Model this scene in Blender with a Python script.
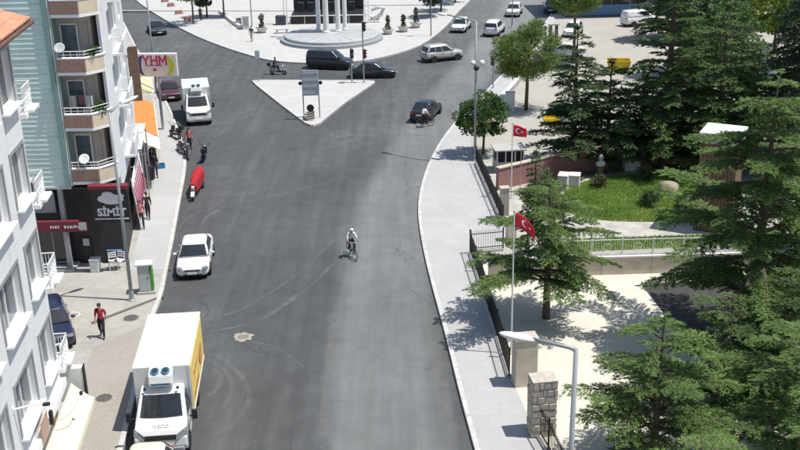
import bpy, bmesh, math, random
import numpy as np
from mathutils import Vector, Matrix

for _o in list(bpy.data.objects):
    bpy.data.objects.remove(_o, do_unlink=True)
scene = bpy.context.scene
COL = scene.collection
R = math.radians
random.seed(11)
rng = np.random.default_rng(11)

# ------------------------------------------------------------------ camera
CAM_H, PITCH, ROLL, FPX = 22.0, R(20.9), R(-1.06), 1033.0
cam_data = bpy.data.cameras.new('camera')
cam_data.sensor_width = 36.0
cam_data.lens = FPX / 800.0 * 36.0
cam_data.clip_start = 0.5
cam_data.clip_end = 3000
cam = bpy.data.objects.new('camera', cam_data)
COL.objects.link(cam)
cam.matrix_world = Matrix.Translation((0, 0, CAM_H)) @ Matrix.Rotation(math.pi/2 - PITCH, 4, 'X') @ Matrix.Rotation(ROLL, 4, 'Z')
scene.camera = cam
scene.render.resolution_x, scene.render.resolution_y = 1024, 576

# ------------------------------------------------------------------ light
SUN_EL = R(68)
SUN_AZ = math.atan2(0.98, -0.17)             # clockwise from +Y
world = bpy.data.worlds.new('World')
scene.world = world
world.use_nodes = True
_nt = world.node_tree
_nt.nodes.clear()
_sky = _nt.nodes.new('ShaderNodeTexSky')
_sky.sky_type = 'NISHITA'
_sky.sun_disc = False
_sky.sun_elevation = SUN_EL
_sky.sun_rotation = SUN_AZ
_bg = _nt.nodes.new('ShaderNodeBackground')
_bg.inputs['Strength'].default_value = 0.125
_wo = _nt.nodes.new('ShaderNodeOutputWorld')
_nt.links.new(_sky.outputs[0], _bg.inputs[0])
_nt.links.new(_bg.outputs[0], _wo.inputs[0])
sun_data = bpy.data.lights.new('sun', 'SUN')
sun_data.energy = 5.0
sun_data.angle = R(0.5)
sun_data.color = (1.0, 0.965, 0.90)
sun = bpy.data.objects.new('sun', sun_data)
COL.objects.link(sun)
_sd = Vector((math.sin(SUN_AZ)*math.cos(SUN_EL), math.cos(SUN_AZ)*math.cos(SUN_EL), math.sin(SUN_EL)))
sun.rotation_euler = _sd.to_track_quat('Z', 'Y').to_euler()
sun.location = (30, -10, 60)
scene.view_settings.view_transform = 'Standard'
scene.view_settings.look = 'None'
scene.view_settings.gamma = 1
scene.view_settings.exposure = 0.15

# ------------------------------------------------------------------ pixel helpers (photo pixels 800x450)
_M = cam.matrix_world.to_3x3()
CAMP = Vector((0, 0, CAM_H))
def ray(px, py):
    return _M @ Vector(((px-400)/FPX, -(py-225)/FPX, -1.0))
def P(px, py, z=0.0):
    d = ray(px, py)
    return CAMP + d*((z-CAM_H)/d.z)
def zat(base, px, py):
    """height at which the ray of a pixel passes the depth of a standing point"""
    d = ray(px, py)
    return CAM_H + d.z*(base.y/d.y)
def xy(px, py, z=0.0):
    p = P(px, py, z)
    return (p.x, p.y)

# ------------------------------------------------------------------ materials
MATS = {}
def _new(name):
    m = bpy.data.materials.new(name)
    m.use_nodes = True
    nt = m.node_tree
    b = nt.nodes['Principled BSDF']
    return m, nt, b
def _noise(nt, scale, detail=4, vec=None, rough=0.55):
    n = nt.nodes.new('ShaderNodeTexNoise')
    n.inputs['Scale'].default_value = scale
    n.inputs['Detail'].default_value = detail
    n.inputs['Roughness'].default_value = rough
    if vec is not None:
        nt.links.new(vec, n.inputs['Vector'])
    return n.outputs['Fac']
def _ramp(nt, fac, stops):
    r = nt.nodes.new('ShaderNodeValToRGB')
    el = r.color_ramp.elements
    while len(el) < len(stops):
        el.new(0.5)
    for e, (p, c) in zip(el, stops):
        e.position = p
        e.color = (*c, 1) if len(c) == 3 else c
    nt.links.new(fac, r.inputs[0])
    return r.outputs[0]
def _mix(nt, fac, a, b, mode='MIX'):
    m = nt.nodes.new('ShaderNodeMix')
    m.data_type = 'RGBA'
    m.blend_type = mode
    for s, v in ((0, fac), (6, a), (7, b)):
        if isinstance(v, (int, float)):
            m.inputs[s].default_value = v
        elif isinstance(v, tuple):
            m.inputs[s].default_value = (*v, 1)
        else:
            nt.links.new(v, m.inputs[s])
    return m.outputs[2]
def _math(nt, op, a, b=None, clamp=False):
    m = nt.nodes.new('ShaderNodeMath')
    m.operation = op
    m.use_clamp = clamp
    for i, v in enumerate((a, b)):
        if v is None:
            continue
        if isinstance(v, (int, float)):
            m.inputs[i].default_value = v
        else:
            nt.links.new(v, m.inputs[i])
    return m.outputs[0]
def _pos(nt, scale=(1, 1, 1), rotz=0.0):
    g = nt.nodes.new('ShaderNodeNewGeometry')
    mp = nt.nodes.new('ShaderNodeMapping')
    mp.inputs['Scale'].default_value = scale
    mp.inputs['Rotation'].default_value = (0, 0, rotz)
    nt.links.new(g.outputs['Position'], mp.inputs[0])
    return mp.outputs[0]
def _bump(nt, b, h, strength=0.3, dist=0.02):
    bp = nt.nodes.new('ShaderNodeBump')
    bp.inputs['Strength'].default_value = strength
    bp.inputs['Distance'].default_value = dist
    nt.links.new(h, bp.inputs['Height'])
    nt.links.new(bp.outputs[0], b.inputs['Normal'])

def plain(name, col, rough=0.6, metal=0.0, var=0.12, scale=3.0, spec=0.5, coat=0.0, emit=None):
    """base colour with soft large and fine mottling"""
    if name in MATS:
        return MATS[name]
    m, nt, b = _new(name)
    v = _pos(nt)
    n1 = _noise(nt, scale, 5, v)
    n2 = _noise(nt, scale*9, 3, v)
    s = _math(nt, 'ADD', _math(nt, 'MULTIPLY', n1, 0.65), _math(nt, 'MULTIPLY', n2, 0.35))
    lo = tuple(max(0, c*(1-var)) for c in col)
    hi = tuple(min(1, c*(1+var)) for c in col)
    nt.links.new(_ramp(nt, s, [(0.32, lo), (0.68, hi)]), b.inputs['Base Color'])
    b.inputs['Roughness'].default_value = rough
    b.inputs['Metallic'].default_value = metal
    b.inputs['Specular IOR Level'].default_value = spec
    b.inputs['Coat Weight'].default_value = coat
    b.inputs['Coat Roughness'].default_value = 0.08
    MATS[name] = m
    return m

def paint(name, col, rough=0.32, metal=0.0):
    return plain('paint_'+name, col, rough, metal, var=0.05, scale=1.2, coat=0.6)

def mat_asphalt():
    m, nt, b = _new('asphalt')
    at = nt.nodes.new('ShaderNodeAttribute')
    at.attribute_name = 'dust'
    v = _pos(nt)
    vs = _pos(nt, (1.1, 0.06, 1), R(-5))
    big = _noise(nt, 0.12, 4, v)
    mid = _noise(nt, 0.9, 6, v)
    fine = _noise(nt, 22, 3, v)
    streak = _noise(nt, 1.6, 5, vs, 0.65)
    d = _math(nt, 'ADD', at.outputs['Fac'], _math(nt, 'MULTIPLY', _math(nt, 'SUBTRACT', streak, 0.5), 0.55))
    d = _math(nt, 'ADD', d, _math(nt, 'MULTIPLY', _math(nt, 'SUBTRACT', big, 0.5), 0.5))
    d = _math(nt, 'ADD', d, _math(nt, 'MULTIPLY', _math(nt, 'SUBTRACT', mid, 0.5), 0.38))
    d = _math(nt, 'ADD', d, _math(nt, 'MULTIPLY', _math(nt, 'SUBTRACT', fine, 0.5), 0.22))
    c = _ramp(nt, d, [(0.0, (0.044, 0.0455, 0.046)), (0.35, (0.076, 0.0785, 0.079)), (0.75, (0.142, 0.147, 0.145)), (1.0, (0.19, 0.196, 0.191))])
    sp = nt.nodes.new('ShaderNodeTexVoronoi')
    sp.inputs['Scale'].default_value = 1.4
    nt.links.new(v, sp.inputs['Vector'])
    spot = _ramp(nt, sp.outputs['Distance'], [(0.035, (1, 1, 1)), (0.06, (0, 0, 0))])
    stn = _ramp(nt, _noise(nt, 0.55, 3, _pos(nt, (1, 1, 1), 1.0), 0.5), [(0.62, (0, 0, 0)), (0.74, (1, 1, 1))])
    c = _mix(nt, _math(nt, 'MULTIPLY', stn, 0.35), c, (0.035, 0.036, 0.037))
    crk = nt.nodes.new('ShaderNodeTexVoronoi')
    crk.feature = 'DISTANCE_TO_EDGE'
    crk.inputs['Scale'].default_value = 0.11
    wv = nt.nodes.new('ShaderNodeVectorMath'); wv.operation = 'ADD'
    nz = nt.nodes.new('ShaderNodeTexNoise'); nz.inputs['Scale'].default_value = 0.7; nz.inputs['Detail'].default_value = 5
    nt.links.new(v, nz.inputs['Vector']); nt.links.new(v, wv.inputs[0])
    sc_ = nt.nodes.new('ShaderNodeVectorMath'); sc_.operation = 'SCALE'; sc_.inputs['Scale'].default_value = 3.0
    nt.links.new(nz.outputs['Color'], sc_.inputs[0]); nt.links.new(sc_.outputs[0], wv.inputs[1]); nt.links.new(wv.outputs[0], crk.inputs['Vector'])
    ck = _ramp(nt, crk.outputs['Distance'], [(0.002, (1, 1, 1)), (0.006, (0, 0, 0))])
    ck = _math(nt, 'MULTIPLY', ck, _ramp(nt, big, [(0.48, (0, 0, 0)), (0.60, (1, 1, 1))]))
    c = _mix(nt, _math(nt, 'MULTIPLY', ck, 0.55), c, (0.025, 0.025, 0.026))
    c = _mix(nt, _math(nt, 'MULTIPLY', spot, 0.30), c, (0.35, 0.34, 0.31))
    nt.links.new(c, b.inputs['Base Color'])
    b.inputs['Roughness'].default_value = 0.72
    b.inputs['Specular IOR Level'].default_value = 0.35
    _bump(nt, b, fine, 0.35, 0.01)
    MATS['asphalt'] = m
    return m

def mat_paving(name, col, tile=(0.6, 0.6), rot=0.0, joint=0.35, dirt=0.25, dirtcol=(0.25, 0.22, 0.18), jw=0.015):
    m, nt, b = _new(name)
    v = _pos(nt, (1, 1, 1), rot)
    br = nt.nodes.new('ShaderNodeTexBrick')
    br.offset = 0.5
    br.inputs['Scale'].default_value = 1.0
    br.inputs['Brick Width'].default_value = tile[0]
    br.inputs['Row Height'].default_value = tile[1]
    br.inputs['Mortar Size'].default_value = jw
    br.inputs['Mortar Smooth'].default_value = 0.4
    br.inputs['Color1'].default_value = (*[c*0.96 for c in col], 1)
    br.inputs['Color2'].default_value = (*[min(1, c*1.04) for c in col], 1)
    br.inputs['Mortar'].default_value = (*[c*(1-joint) for c in col], 1)
    nt.links.new(v, br.inputs['Vector'])
    n1 = _noise(nt, 0.35, 6, v, 0.62)
    n2 = _noise(nt, 3.0, 5, v, 0.6)
    n3 = _noise(nt, 40, 2, v)
    s = _math(nt, 'ADD', _math(nt, 'MULTIPLY', n1, 0.6), _math(nt, 'MULTIPLY', n2, 0.4))
    f = _ramp(nt, s, [(0.47, (0, 0, 0)), (0.72, (1, 1, 1))])
    c = _mix(nt, _math(nt, 'MULTIPLY', f, dirt), br.outputs['Color'], dirtcol)
    c = _mix(nt, 0.18, c, _ramp(nt, n3, [(0.3, (0.35, 0.35, 0.35)), (0.7, (0.75, 0.75, 0.75))]), 'OVERLAY')
    nt.links.new(c, b.inputs['Base Color'])
    b.inputs['Roughness'].default_value = 0.85
    b.inputs['Specular IOR Level'].default_value = 0.25
    MATS[name] = m
    return m

def mat_leaf(name, dark, light, trans=0.25, scale=0.7):
    m, nt, b = _new(name)
    v = _pos(nt)
    n = _noise(nt, scale, 4, v)
    n2 = _noise(nt, 9.0, 2, v)
    s = _math(nt, 'ADD', _math(nt, 'MULTIPLY', n, 0.55), _math(nt, 'MULTIPLY', n2, 0.45))
    c = _ramp(nt, s, [(0.33, dark), (0.68, light)])
    nt.links.new(c, b.inputs['Base Color'])
    b.inputs['Roughness'].default_value = 0.6
    b.inputs['Specular IOR Level'].default_value = 0.25
    tr = nt.nodes.new('ShaderNodeBsdfTranslucent')
    nt.links.new(c, tr.inputs['Color'])
    mx = nt.nodes.new('ShaderNodeMixShader')
    mx.inputs[0].default_value = trans
    nt.links.new(b.outputs[0], mx.inputs[1])
    nt.links.new(tr.outputs[0], mx.inputs[2])
    nt.links.new(mx.outputs[0], nt.nodes['Material Output'].inputs['Surface'])
    MATS[name] = m
    return m

def mat_fade(name, col, strength=0.6, scale=5.0):
    """see-through dust mark: fades to its edges by the 'edge' attribute"""
    m, nt, b = _new(name)
    at = nt.nodes.new('ShaderNodeAttribute')
    at.attribute_name = 'edge'
    v = _pos(nt)
    n = _noise(nt, scale, 5, v, 0.7)
    a = _math(nt, 'MULTIPLY', at.outputs['Fac'], _ramp(nt, n, [(0.35, (0, 0, 0)), (0.65, (1, 1, 1))]))
    a = _math(nt, 'MULTIPLY', a, strength, True)
    b.inputs['Base Color'].default_value = (*col, 1)
    b.inputs['Roughness'].default_value = 0.9
    nt.links.new(a, b.inputs['Alpha'])
    MATS[name] = m
    return m

mat_asphalt()
mat_paving('pavement_slabs', (0.385, 0.385, 0.38), (0.9, 0.9), R(4), 0.07, 0.22)
mat_paving('pavement_old', (0.36, 0.345, 0.31), (0.5, 0.5), R(6), 0.10, 0.6, (0.22, 0.20, 0.17))
mat_paving('pavers_small', (0.34, 0.315, 0.28), (0.22, 0.11), R(6), 0.35, 0.35, (0.2, 0.18, 0.15), 0.012)
mat_paving('plaza_stone', (0.44, 0.432, 0.414), (0.8, 0.8), R(20), 0.06, 0.12)
mat_paving('courtyard_stone', (0.56, 0.525, 0.45), (0.5, 0.5), R(6), 0.05, 0.20, (0.40, 0.34, 0.25))
mat_paving('lot_concrete', (0.36, 0.342, 0.305), (3.0, 3.0), R(12), 0.10, 0.40, (0.28, 0.25, 0.20))
mat_paving('dark_tone', (0.055, 0.052, 0.052), (0.6, 0.6), R(6), 0.2, 0.3, (0.09, 0.085, 0.08))
plain('kerb_stone', (0.47, 0.46, 0.44), 0.85, var=0.2, scale=2)
plain('earth', (0.22, 0.185, 0.13), 0.95, var=0.4, scale=1.2)
plain('concrete', (0.40, 0.39, 0.37), 0.85, var=0.15, scale=1.5)
def mat_stained(name, col, dirt):
    m, nt, b = _new(name)
    v = _pos(nt, (2.2, 2.2, 0.18)); v2 = _pos(nt)
    s = _math(nt, 'MULTIPLY', _ramp(nt, _noise(nt, 1.0, 6, v, 0.65), [(0.50, (0, 0, 0)), (0.78, (1, 1, 1))]), _ramp(nt, _noise(nt, 0.35, 4, v2), [(0.38, (0.15, 0.15, 0.15)), (0.65, (1, 1, 1))]))
    c = _mix(nt, _math(nt, 'MULTIPLY', s, 0.55), col, dirt)
    c = _mix(nt, _math(nt, 'MULTIPLY', _noise(nt, 6.0, 4, v2), 0.10), c, dirt)
    nt.links.new(c, b.inputs['Base Color'])
    b.inputs['Roughness'].default_value = 0.8
    MATS[name] = m
mat_stained('white_wall', (0.70, 0.70, 0.705), (0.42, 0.40, 0.37))
plain('white_trim', (0.78, 0.78, 0.77), 0.6, var=0.05)
plain('grey_trim', (0.30, 0.30, 0.31), 0.6, var=0.08)
plain('cream_wall', (0.62, 0.52, 0.39), 0.8, var=0.08)
plain('teal_siding', (0.58, 0.71, 0.655), 0.55, var=0.14, scale=0.9)
plain('teal_dark', (0.21, 0.33, 0.31), 0.55, var=0.10)
plain('brick_pink', (0.45, 0.30, 0.235), 0.85, var=0.30, scale=14)
plain('roof_tile', (0.52, 0.26, 0.16), 0.85, var=0.28, scale=2.5)
plain('terracotta_dark', (0.13, 0.065, 0.05), 0.8, var=0.2)
plain('black', (0.015, 0.015, 0.016), 0.5, var=0.2)
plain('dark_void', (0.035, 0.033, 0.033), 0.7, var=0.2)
plain('rubber', (0.018, 0.018, 0.018), 0.85, var=0.2)
plain('glass_dark', (0.02, 0.024, 0.028), 0.06, var=0.1, spec=0.7)
plain('glass_window', (0.10, 0.12, 0.135), 0.08, var=0.25, scale=0.6, spec=0.7)
plain('steel', (0.42, 0.43, 0.44), 0.42, 0.6, var=0.12)
plain('pole_grey', (0.30, 0.32, 0.32), 0.5, 0.2, var=0.12)
plain('chrome', (0.7, 0.7, 0.7), 0.18, 1.0, var=0.04)
plain('iron', (0.012, 0.012, 0.013), 0.5, 0.3, var=0.2)
plain('lamp_shell', (0.66, 0.66, 0.65), 0.4, var=0.05)
plain('lens', (0.62, 0.64, 0.66), 0.1, var=0.05, spec=0.7)
plain('tail_red', (0.30, 0.01, 0.01), 0.25, var=0.1)
plain('awning_orange', (0.72, 0.20, 0.045), 0.8, var=0.10)
plain('awning_cream', (0.74, 0.68, 0.46), 0.85, var=0.06)
plain('awning_yellow', (0.68, 0.47, 0.15), 0.85, var=0.08)
plain('awning_white', (0.74, 0.68, 0.55), 0.85, var=0.06)
plain('maroon', (0.16, 0.015, 0.03), 0.6, var=0.15)
plain('red_cloth', (0.36, 0.012, 0.022), 0.9, var=0.12)
plain('flag_red', (0.52, 0.012, 0.03), 0.75, var=0.1)
plain('flag_white', (0.8, 0.8, 0.8), 0.75, var=0.04)
plain('wood_brown', (0.17, 0.105, 0.07), 0.8, var=0.35, scale=4)
plain('pillar_stone', (0.45, 0.405, 0.34), 0.9, var=0.28, scale=5)
plain('wall_beige', (0.47, 0.42, 0.345), 0.9, var=0.18, scale=2)
plain('wall_red', (0.30, 0.155, 0.135), 0.9, var=0.2, scale=2.5)
plain('path_gravel', (0.40, 0.385, 0.35), 0.9, var=0.25, scale=1.5)
plain('marble', (0.56, 0.545, 0.51), 0.7, var=0.12)
plain('bronze', (0.16, 0.13, 0.085), 0.5, 0.4, var=0.25)
plain('bark', (0.105, 0.08, 0.06), 0.95, var=0.4, scale=6)
plain('skin', (0.44, 0.25, 0.17), 0.6, var=0.08)
plain('hair', (0.02, 0.015, 0.012), 0.6, var=0.2)
plain('yellow_paint', (0.70, 0.50, 0.02), 0.5, var=0.12)
plain('sign_back', (0.46, 0.50, 0.54), 0.5, 0.2, var=0.12)
plain('blue_plastic', (0.03, 0.16, 0.30), 0.4, var=0.1)
plain('blue_panel', (0.10, 0.20, 0.36), 0.5, var=0.15)
plain('green_plastic', (0.08, 0.30, 0.05), 0.5, var=0.15)
plain('cabinet_grey', (0.46, 0.49, 0.47), 0.55, var=0.08)
plain('cabinet_white', (0.66, 0.66, 0.63), 0.55, var=0.08)
plain('manhole_dust', (0.33, 0.30, 0.245), 0.9, var=0.3, scale=7)
plain('cast_iron', (0.13, 0.125, 0.115), 0.8, 0.3, var=0.3, scale=7)
plain('rock', (0.30, 0.27, 0.19), 0.95, var=0.35, scale=5)
plain('curtain', (0.50, 0.43, 0.385), 0.9, var=0.15)
plain('purple', (0.045, 0.03, 0.16), 0.5, var=0.05)
plain('crimson', (0.42, 0.02, 0.10), 0.5, var=0.05)
plain('lime', (0.42, 0.55, 0.04), 0.5, var=0.05)
plain('sign_white', (0.66, 0.65, 0.66), 0.5, var=0.04)
plain('grass_soil', (0.18, 0.27, 0.06), 0.95, var=0.4, scale=2)
mat_leaf('leaf_cedar', (0.050, 0.092, 0.032), (0.170, 0.250, 0.080), 0.32)
mat_leaf('leaf_cedar_bright', (0.072, 0.130, 0.040), (0.225, 0.325, 0.098), 0.34)
mat_leaf('leaf_spruce', (0.040, 0.074, 0.033), (0.132, 0.196, 0.076), 0.28)
mat_leaf('leaf_spruce_dark', (0.028, 0.048, 0.026), (0.085, 0.120, 0.058), 0.2)
mat_leaf('leaf_pine', (0.080, 0.130, 0.032), (0.230, 0.310, 0.085), 0.34)
mat_leaf('leaf_broad', (0.030, 0.070, 0.018), (0.110, 0.190, 0.050), 0.3)
mat_leaf('leaf_lime', (0.075, 0.125, 0.015), (0.230, 0.300, 0.045), 0.35)
mat_leaf('leaf_dull', (0.035, 0.050, 0.025), (0.11, 0.135, 0.065), 0.2)
mat_leaf('grass', (0.130, 0.250, 0.040), (0.365, 0.455, 0.125), 0.40, 0.45)
mat_leaf('dry_grass', (0.12, 0.12, 0.04), (0.25, 0.23, 0.10), 0.3, 0.5)
mat_fade('tyre_dust', (0.25, 0.25, 0.24), 0.30, 1.3)
mat_fade('tyre_rubber', (0.035, 0.035, 0.036), 0.35, 0.8)
def M(n):
    return MATS[n]

# ------------------------------------------------------------------ mesh builder
class MB:
    def __init__(s):
        s.v = []; s.f = []; s.m = []; s.x = None; s.mi = 0
    def _add(s, vs, fs):
        o = len(s.v)
        if s.x is not None:
            vs = [s.x @ Vector(p) for p in vs]
        s.v += [tuple(p) for p in vs]
        for f in fs:
            s.f.append(tuple(i+o for i in f)); s.m.append(s.mi)
        return s
    def box(s, c, d, rz=0.0, taper=1.0):
        hx, hy, hz = d[0]/2, d[1]/2, d[2]/2
        cs, sn = math.cos(rz), math.sin(rz)
        vs = []
        for z in (-1, 1):
            k = taper if z > 0 else 1.0
            for a, b in ((-1, -1), (1, -1), (1, 1), (-1, 1)):
                x, y = a*hx*k, b*hy*k
                vs.append((c[0]+x*cs-y*sn, c[1]+x*sn+y*cs, c[2]+z*hz))
        return s._add(vs, [(0, 3, 2, 1), (4, 5, 6, 7), (0, 1, 5, 4), (1, 2, 6, 5), (2, 3, 7, 6), (3, 0, 4, 7)])
    def prism(s, poly, z0, z1):
        a = sum(poly[i-1][0]*poly[i][1]-poly[i][0]*poly[i-1][1] for i in range(len(poly)))
        if a < 0:
            poly = poly[::-1]
        n = len(poly)
        vs = [(p[0], p[1], z0) for p in poly]+[(p[0], p[1], z1) for p in poly]
        fs = [tuple(range(n))[::-1], tuple(range(n, 2*n))]
        fs += [(i, (i+1) % n, n+(i+1) % n, n+i) for i in range(n)]
        return s._add(vs, fs)
    def extr(s, prof, y0, y1, hw=None):
        """side profile (x,z) extruded across y; hw(z) scales the half width"""
        n = len(prof)
        a = sum(prof[i-1][0]*prof[i][1]-prof[i][0]*prof[i-1][1] for i in range(n))
        if a < 0:
            prof = prof[::-1]
        k = (lambda z: 1.0) if hw is None else hw
        vs = [(p[0], y0*k(p[1]), p[1]) for p in prof]+[(p[0], y1*k(p[1]), p[1]) for p in prof]
        fs = [tuple(range(n)), tuple(range(n, 2*n))[::-1]]
        fs += [(i, n+i, n+(i+1) % n, (i+1) % n) for i in range(n)]
        return s._add(vs, fs)
    def tube(s, pts, rad, n=8, cap=True):
        pts = [Vector(p) for p in pts]
        if not hasattr(rad, '__len__'):
            rad = [rad]*len(pts)
        vs, fs = [], []
        up = None
        for i, p in enumerate(pts):
            t = (pts[min(i+1, len(pts)-1)]-pts[max(i-1, 0)])
            t = t.normalized() if t.length > 1e-9 else Vector((0, 0, 1))
            if up is None:
                up = Vector((1, 0, 0)) if abs(t.x) < 0.9 else Vector((0, 1, 0))
            u = (up - t*up.dot(t))
            u = u.normalized() if u.length > 1e-6 else t.orthogonal().normalized()
            up = u
            w = t.cross(u)
            for k in range(n):
                a = 2*math.pi*k/n
                vs.append(p+(u*math.cos(a)+w*math.sin(a))*rad[i])
        for i in range(len(pts)-1):
            for k in range(n):
                k2 = (k+1) % n
                fs.append((i*n+k, i*n+k2, (i+1)*n+k2, (i+1)*n+k))
        if cap:
            fs.append(tuple(range(n))[::-1])
            fs.append(tuple(range((len(pts)-1)*n, len(pts)*n)))
        return s._add(vs, fs)
    def lathe(s, prof, n=16, c=(0, 0, 0), axis='z'):
        vs, fs = [], []
        for r, h in prof:
            for k in range(n):
                a = 2*math.pi*k/n
                p = (r*math.cos(a), r*math.sin(a), h)
                if axis == 'y':
                    p = (p[0], p[2], -p[1])
                elif axis == 'x':
                    p = (p[2], p[0], p[1])
                vs.append((p[0]+c[0], p[1]+c[1], p[2]+c[2]))
        for i in range(len(prof)-1):
            for k in range(n):
                k2 = (k+1) % n
                fs.append((i*n+k, i*n+k2, (i+1)*n+k2, (i+1)*n+k))
        fs.append(tuple(range(n))[::-1])
        fs.append(tuple(range((len(prof)-1)*n, len(prof)*n)))
        return s._add(vs, fs)
    def ball(s, c, r, n=12, m=8):
        if not hasattr(r, '__len__'):
            r = (r, r, r)
        vs = [(c[0], c[1], c[2]-r[2])]
        for i in range(1, m):
            b = -math.pi/2+math.pi*i/m
            for k in range(n):
                a = 2*math.pi*k/n
                vs.append((c[0]+r[0]*math.cos(b)*math.cos(a), c[1]+r[1]*math.cos(b)*math.sin(a), c[2]+r[2]*math.sin(b)))
        vs.append((c[0], c[1], c[2]+r[2]))
        fs = [(0, 1+(k+1) % n, 1+k) for k in range(n)]
        for i in range(m-2):
            for k in range(n):
                k2 = (k+1) % n
                fs.append((1+i*n+k, 1+i*n+k2, 1+(i+1)*n+k2, 1+(i+1)*n+k))
        t = len(vs)-1
        fs += [(t, 1+(m-2)*n+k, 1+(m-2)*n+(k+1) % n) for k in range(n)]
        return s._add(vs, fs)
    def panel(s, q, th):
        """thin slab: quad q (4 points, counter-clockwise seen from outside) given thickness inward"""
        q = [Vector(p) for p in q]
        nrm = (q[1]-q[0]).cross(q[3]-q[0]).normalized()
        vs = q+[p-nrm*th for p in q]
        return s._add(vs, [(0, 1, 2, 3), (7, 6, 5, 4), (0, 4, 5, 1), (1, 5, 6, 2), (2, 6, 7, 3), (3, 7, 4, 0)])
    def loft(s, rings, cap=True, closed=True):
        n = len(rings[0])
        vs = [p for r in rings for p in r]
        fs = []
        for i in range(len(rings)-1):
            for k in range(n if closed else n-1):
                k2 = (k+1) % n
                fs.append((i*n+k, i*n+k2, (i+1)*n+k2, (i+1)*n+k))
        if cap:
            fs.append(tuple(range(n))[::-1])
            fs.append(tuple(range((len(rings)-1)*n, len(rings)*n)))
        return s._add(vs, fs)
    def mesh(s, name, mats, smooth=False):
        me = bpy.data.meshes.new(name)
        me.from_pydata(s.v, [], s.f)
        if not isinstance(mats, (list, tuple)):
            mats = [mats]
        for m in mats:
            me.materials.append(M(m) if isinstance(m, str) else m)
        if len(mats) > 1:
            me.polygons.foreach_set('material_index', s.m)
        bm = bmesh.new(); bm.from_mesh(me)
        bmesh.ops.recalc_face_normals(bm, faces=bm.faces)
        bm.to_mesh(me); bm.free()
        if smooth:
            me.polygons.foreach_set('use_smooth', [True]*len(me.polygons))
            me.update()
        return me
    def build(s, name, mats, parent=None, bevel=0.0, smooth=False, sub=0, seg=2):
        o = bpy.data.objects.new(name, s.mesh(name, mats, smooth))
        COL.objects.link(o)
        if parent is not None:
            o.parent = parent
        if bevel:
            md = o.modifiers.new('bevel', 'BEVEL')
            md.width = bevel; md.segments = seg; md.limit_method = 'ANGLE'; md.angle_limit = R(40)
        if sub:
            md = o.modifiers.new('subdivision', 'SUBSURF')
            md.levels = sub; md.render_levels = sub
        return o

def link_mesh(name, me, parent=None, loc=(0, 0, 0), rz=0.0):
    o = bpy.data.objects.new(name, me)
    COL.objects.link(o)
    o.parent = parent
    o.location = loc
    o.rotation_euler = (0, 0, rz)
    return o
def tag(o, label, cat, group=None):
    o['label'] = label
    o['category'] = cat
    if group:
        o['group'] = group
    return o
def struct(o):
    o['kind'] = 'structure'
    return o
def stuff(o):
    o['kind'] = 'stuff'
    return o
def thing(name, label, cat, loc=(0, 0, 0), rz=0.0, group=None):
    o = bpy.data.objects.new(name, None)
    o.empty_display_size = 0.3
    COL.objects.link(o)
    o.location = loc
    o.rotation_euler = (0, 0, rz)
    return tag(o, label, cat, group)
def copy_tree(o, parent=None):
    c = o.copy()
    COL.objects.link(c)
    c.parent = parent
    for ch in list(o.children):
        copy_tree(ch, c)
    return c
def text_mesh(s, size, depth=0.01, bold=0.0, align='CENTER'):
    cu = bpy.data.curves.new('lettering', 'FONT')
    cu.body = s; cu.size = size; cu.extrude = depth; cu.offset = bold
    cu.align_x = align; cu.align_y = 'CENTER'
    o = bpy.data.objects.new('lettering', cu)
    COL.objects.link(o)
    dg = bpy.context.evaluated_depsgraph_get()
    me = bpy.data.meshes.new_from_object(o.evaluated_get(dg))
    bpy.data.objects.remove(o, do_unlink=True)
    return me
def lettering(s, size, mat, parent, loc, rot, depth=0.01, bold=0.0):
    me = text_mesh(s, size, depth, bold)
    me.materials.clear(); me.materials.append(M(mat))
    o = bpy.data.objects.new('lettering', me)
    COL.objects.link(o)
    o.parent = parent; o.location = loc; o.rotation_euler = rot
    return o
# ================================================================== SETTING
def spline(pts, per=6):
    out = []
    n = len(pts)
    for i in range(n-1):
        p0, p1, p2, p3 = (Vector(pts[max(0, min(n-1, i+k))]) for k in (-1, 0, 1, 2))
        for j in range(per):
            t = j/per
            out.append(0.5*((2*p1)+(p2-p0)*t+(2*p0-5*p1+4*p2-p3)*t*t+(3*p1-p0-3*p2+p3)*t**3))
    out.append(Vector(pts[-1]))
    return out
def wline(px, per=5, z=0.0):
    return [(p.x, p.y) for p in spline([Vector(xy(x, y, z)) for x, y in px], per)]

def sheet(name, poly, z0, z1, mat):
    mb = MB().prism([tuple(p[:2]) for p in poly], z0, z1)
    return mb.build(name, mat)

# the ground under everything
g = MB()
g._add([(-500, -200, -0.06), (500, -200, -0.06), (500, 900, -0.06), (-500, 900, -0.06)], [(0, 1, 2, 3)])
struct(g.build('ground', 'earth'))

# ---- asphalt road as a fine sheet carrying a wear attribute
def pl_dist(X, Y, line):
    d = np.full(X.shape, 1e9)
    for (x0, y0), (x1, y1) in zip(line[:-1], line[1:]):
        dx, dy = x1-x0, y1-y0
        t = np.clip(((X-x0)*dx+(Y-y0)*dy)/(dx*dx+dy*dy+1e-9), 0, 1)
        d = np.minimum(d, np.hypot(X-x0-t*dx, Y-y0-t*dy))
    return d
def sstep(a, b, x):
    t = np.clip((x-a)/(b-a), 0, 1)
    return t*t*(3-2*t)
NX, NY = 200, 380
gx = np.linspace(-70, 50, NX); gy = np.linspace(10, 230, NY)
GX, GY = np.meshgrid(gx, gy)
band = wline([(398, 520), (393, 450), (387, 380), (386, 310), (390, 255), (398, 205), (412, 168), (432, 130), (455, 96), (480, 62), (502, 34), (522, 4), (535, -30)])
D = pl_dist(GX, GY, band)
dust = 0.26 + 0.48*(1-sstep(1.5, 3.1, D))
band2 = wline([(336, 450), (340, 380), (348, 310), (355, 250), (360, 210), (375, 170), (395, 135), (415, 100)])
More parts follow.
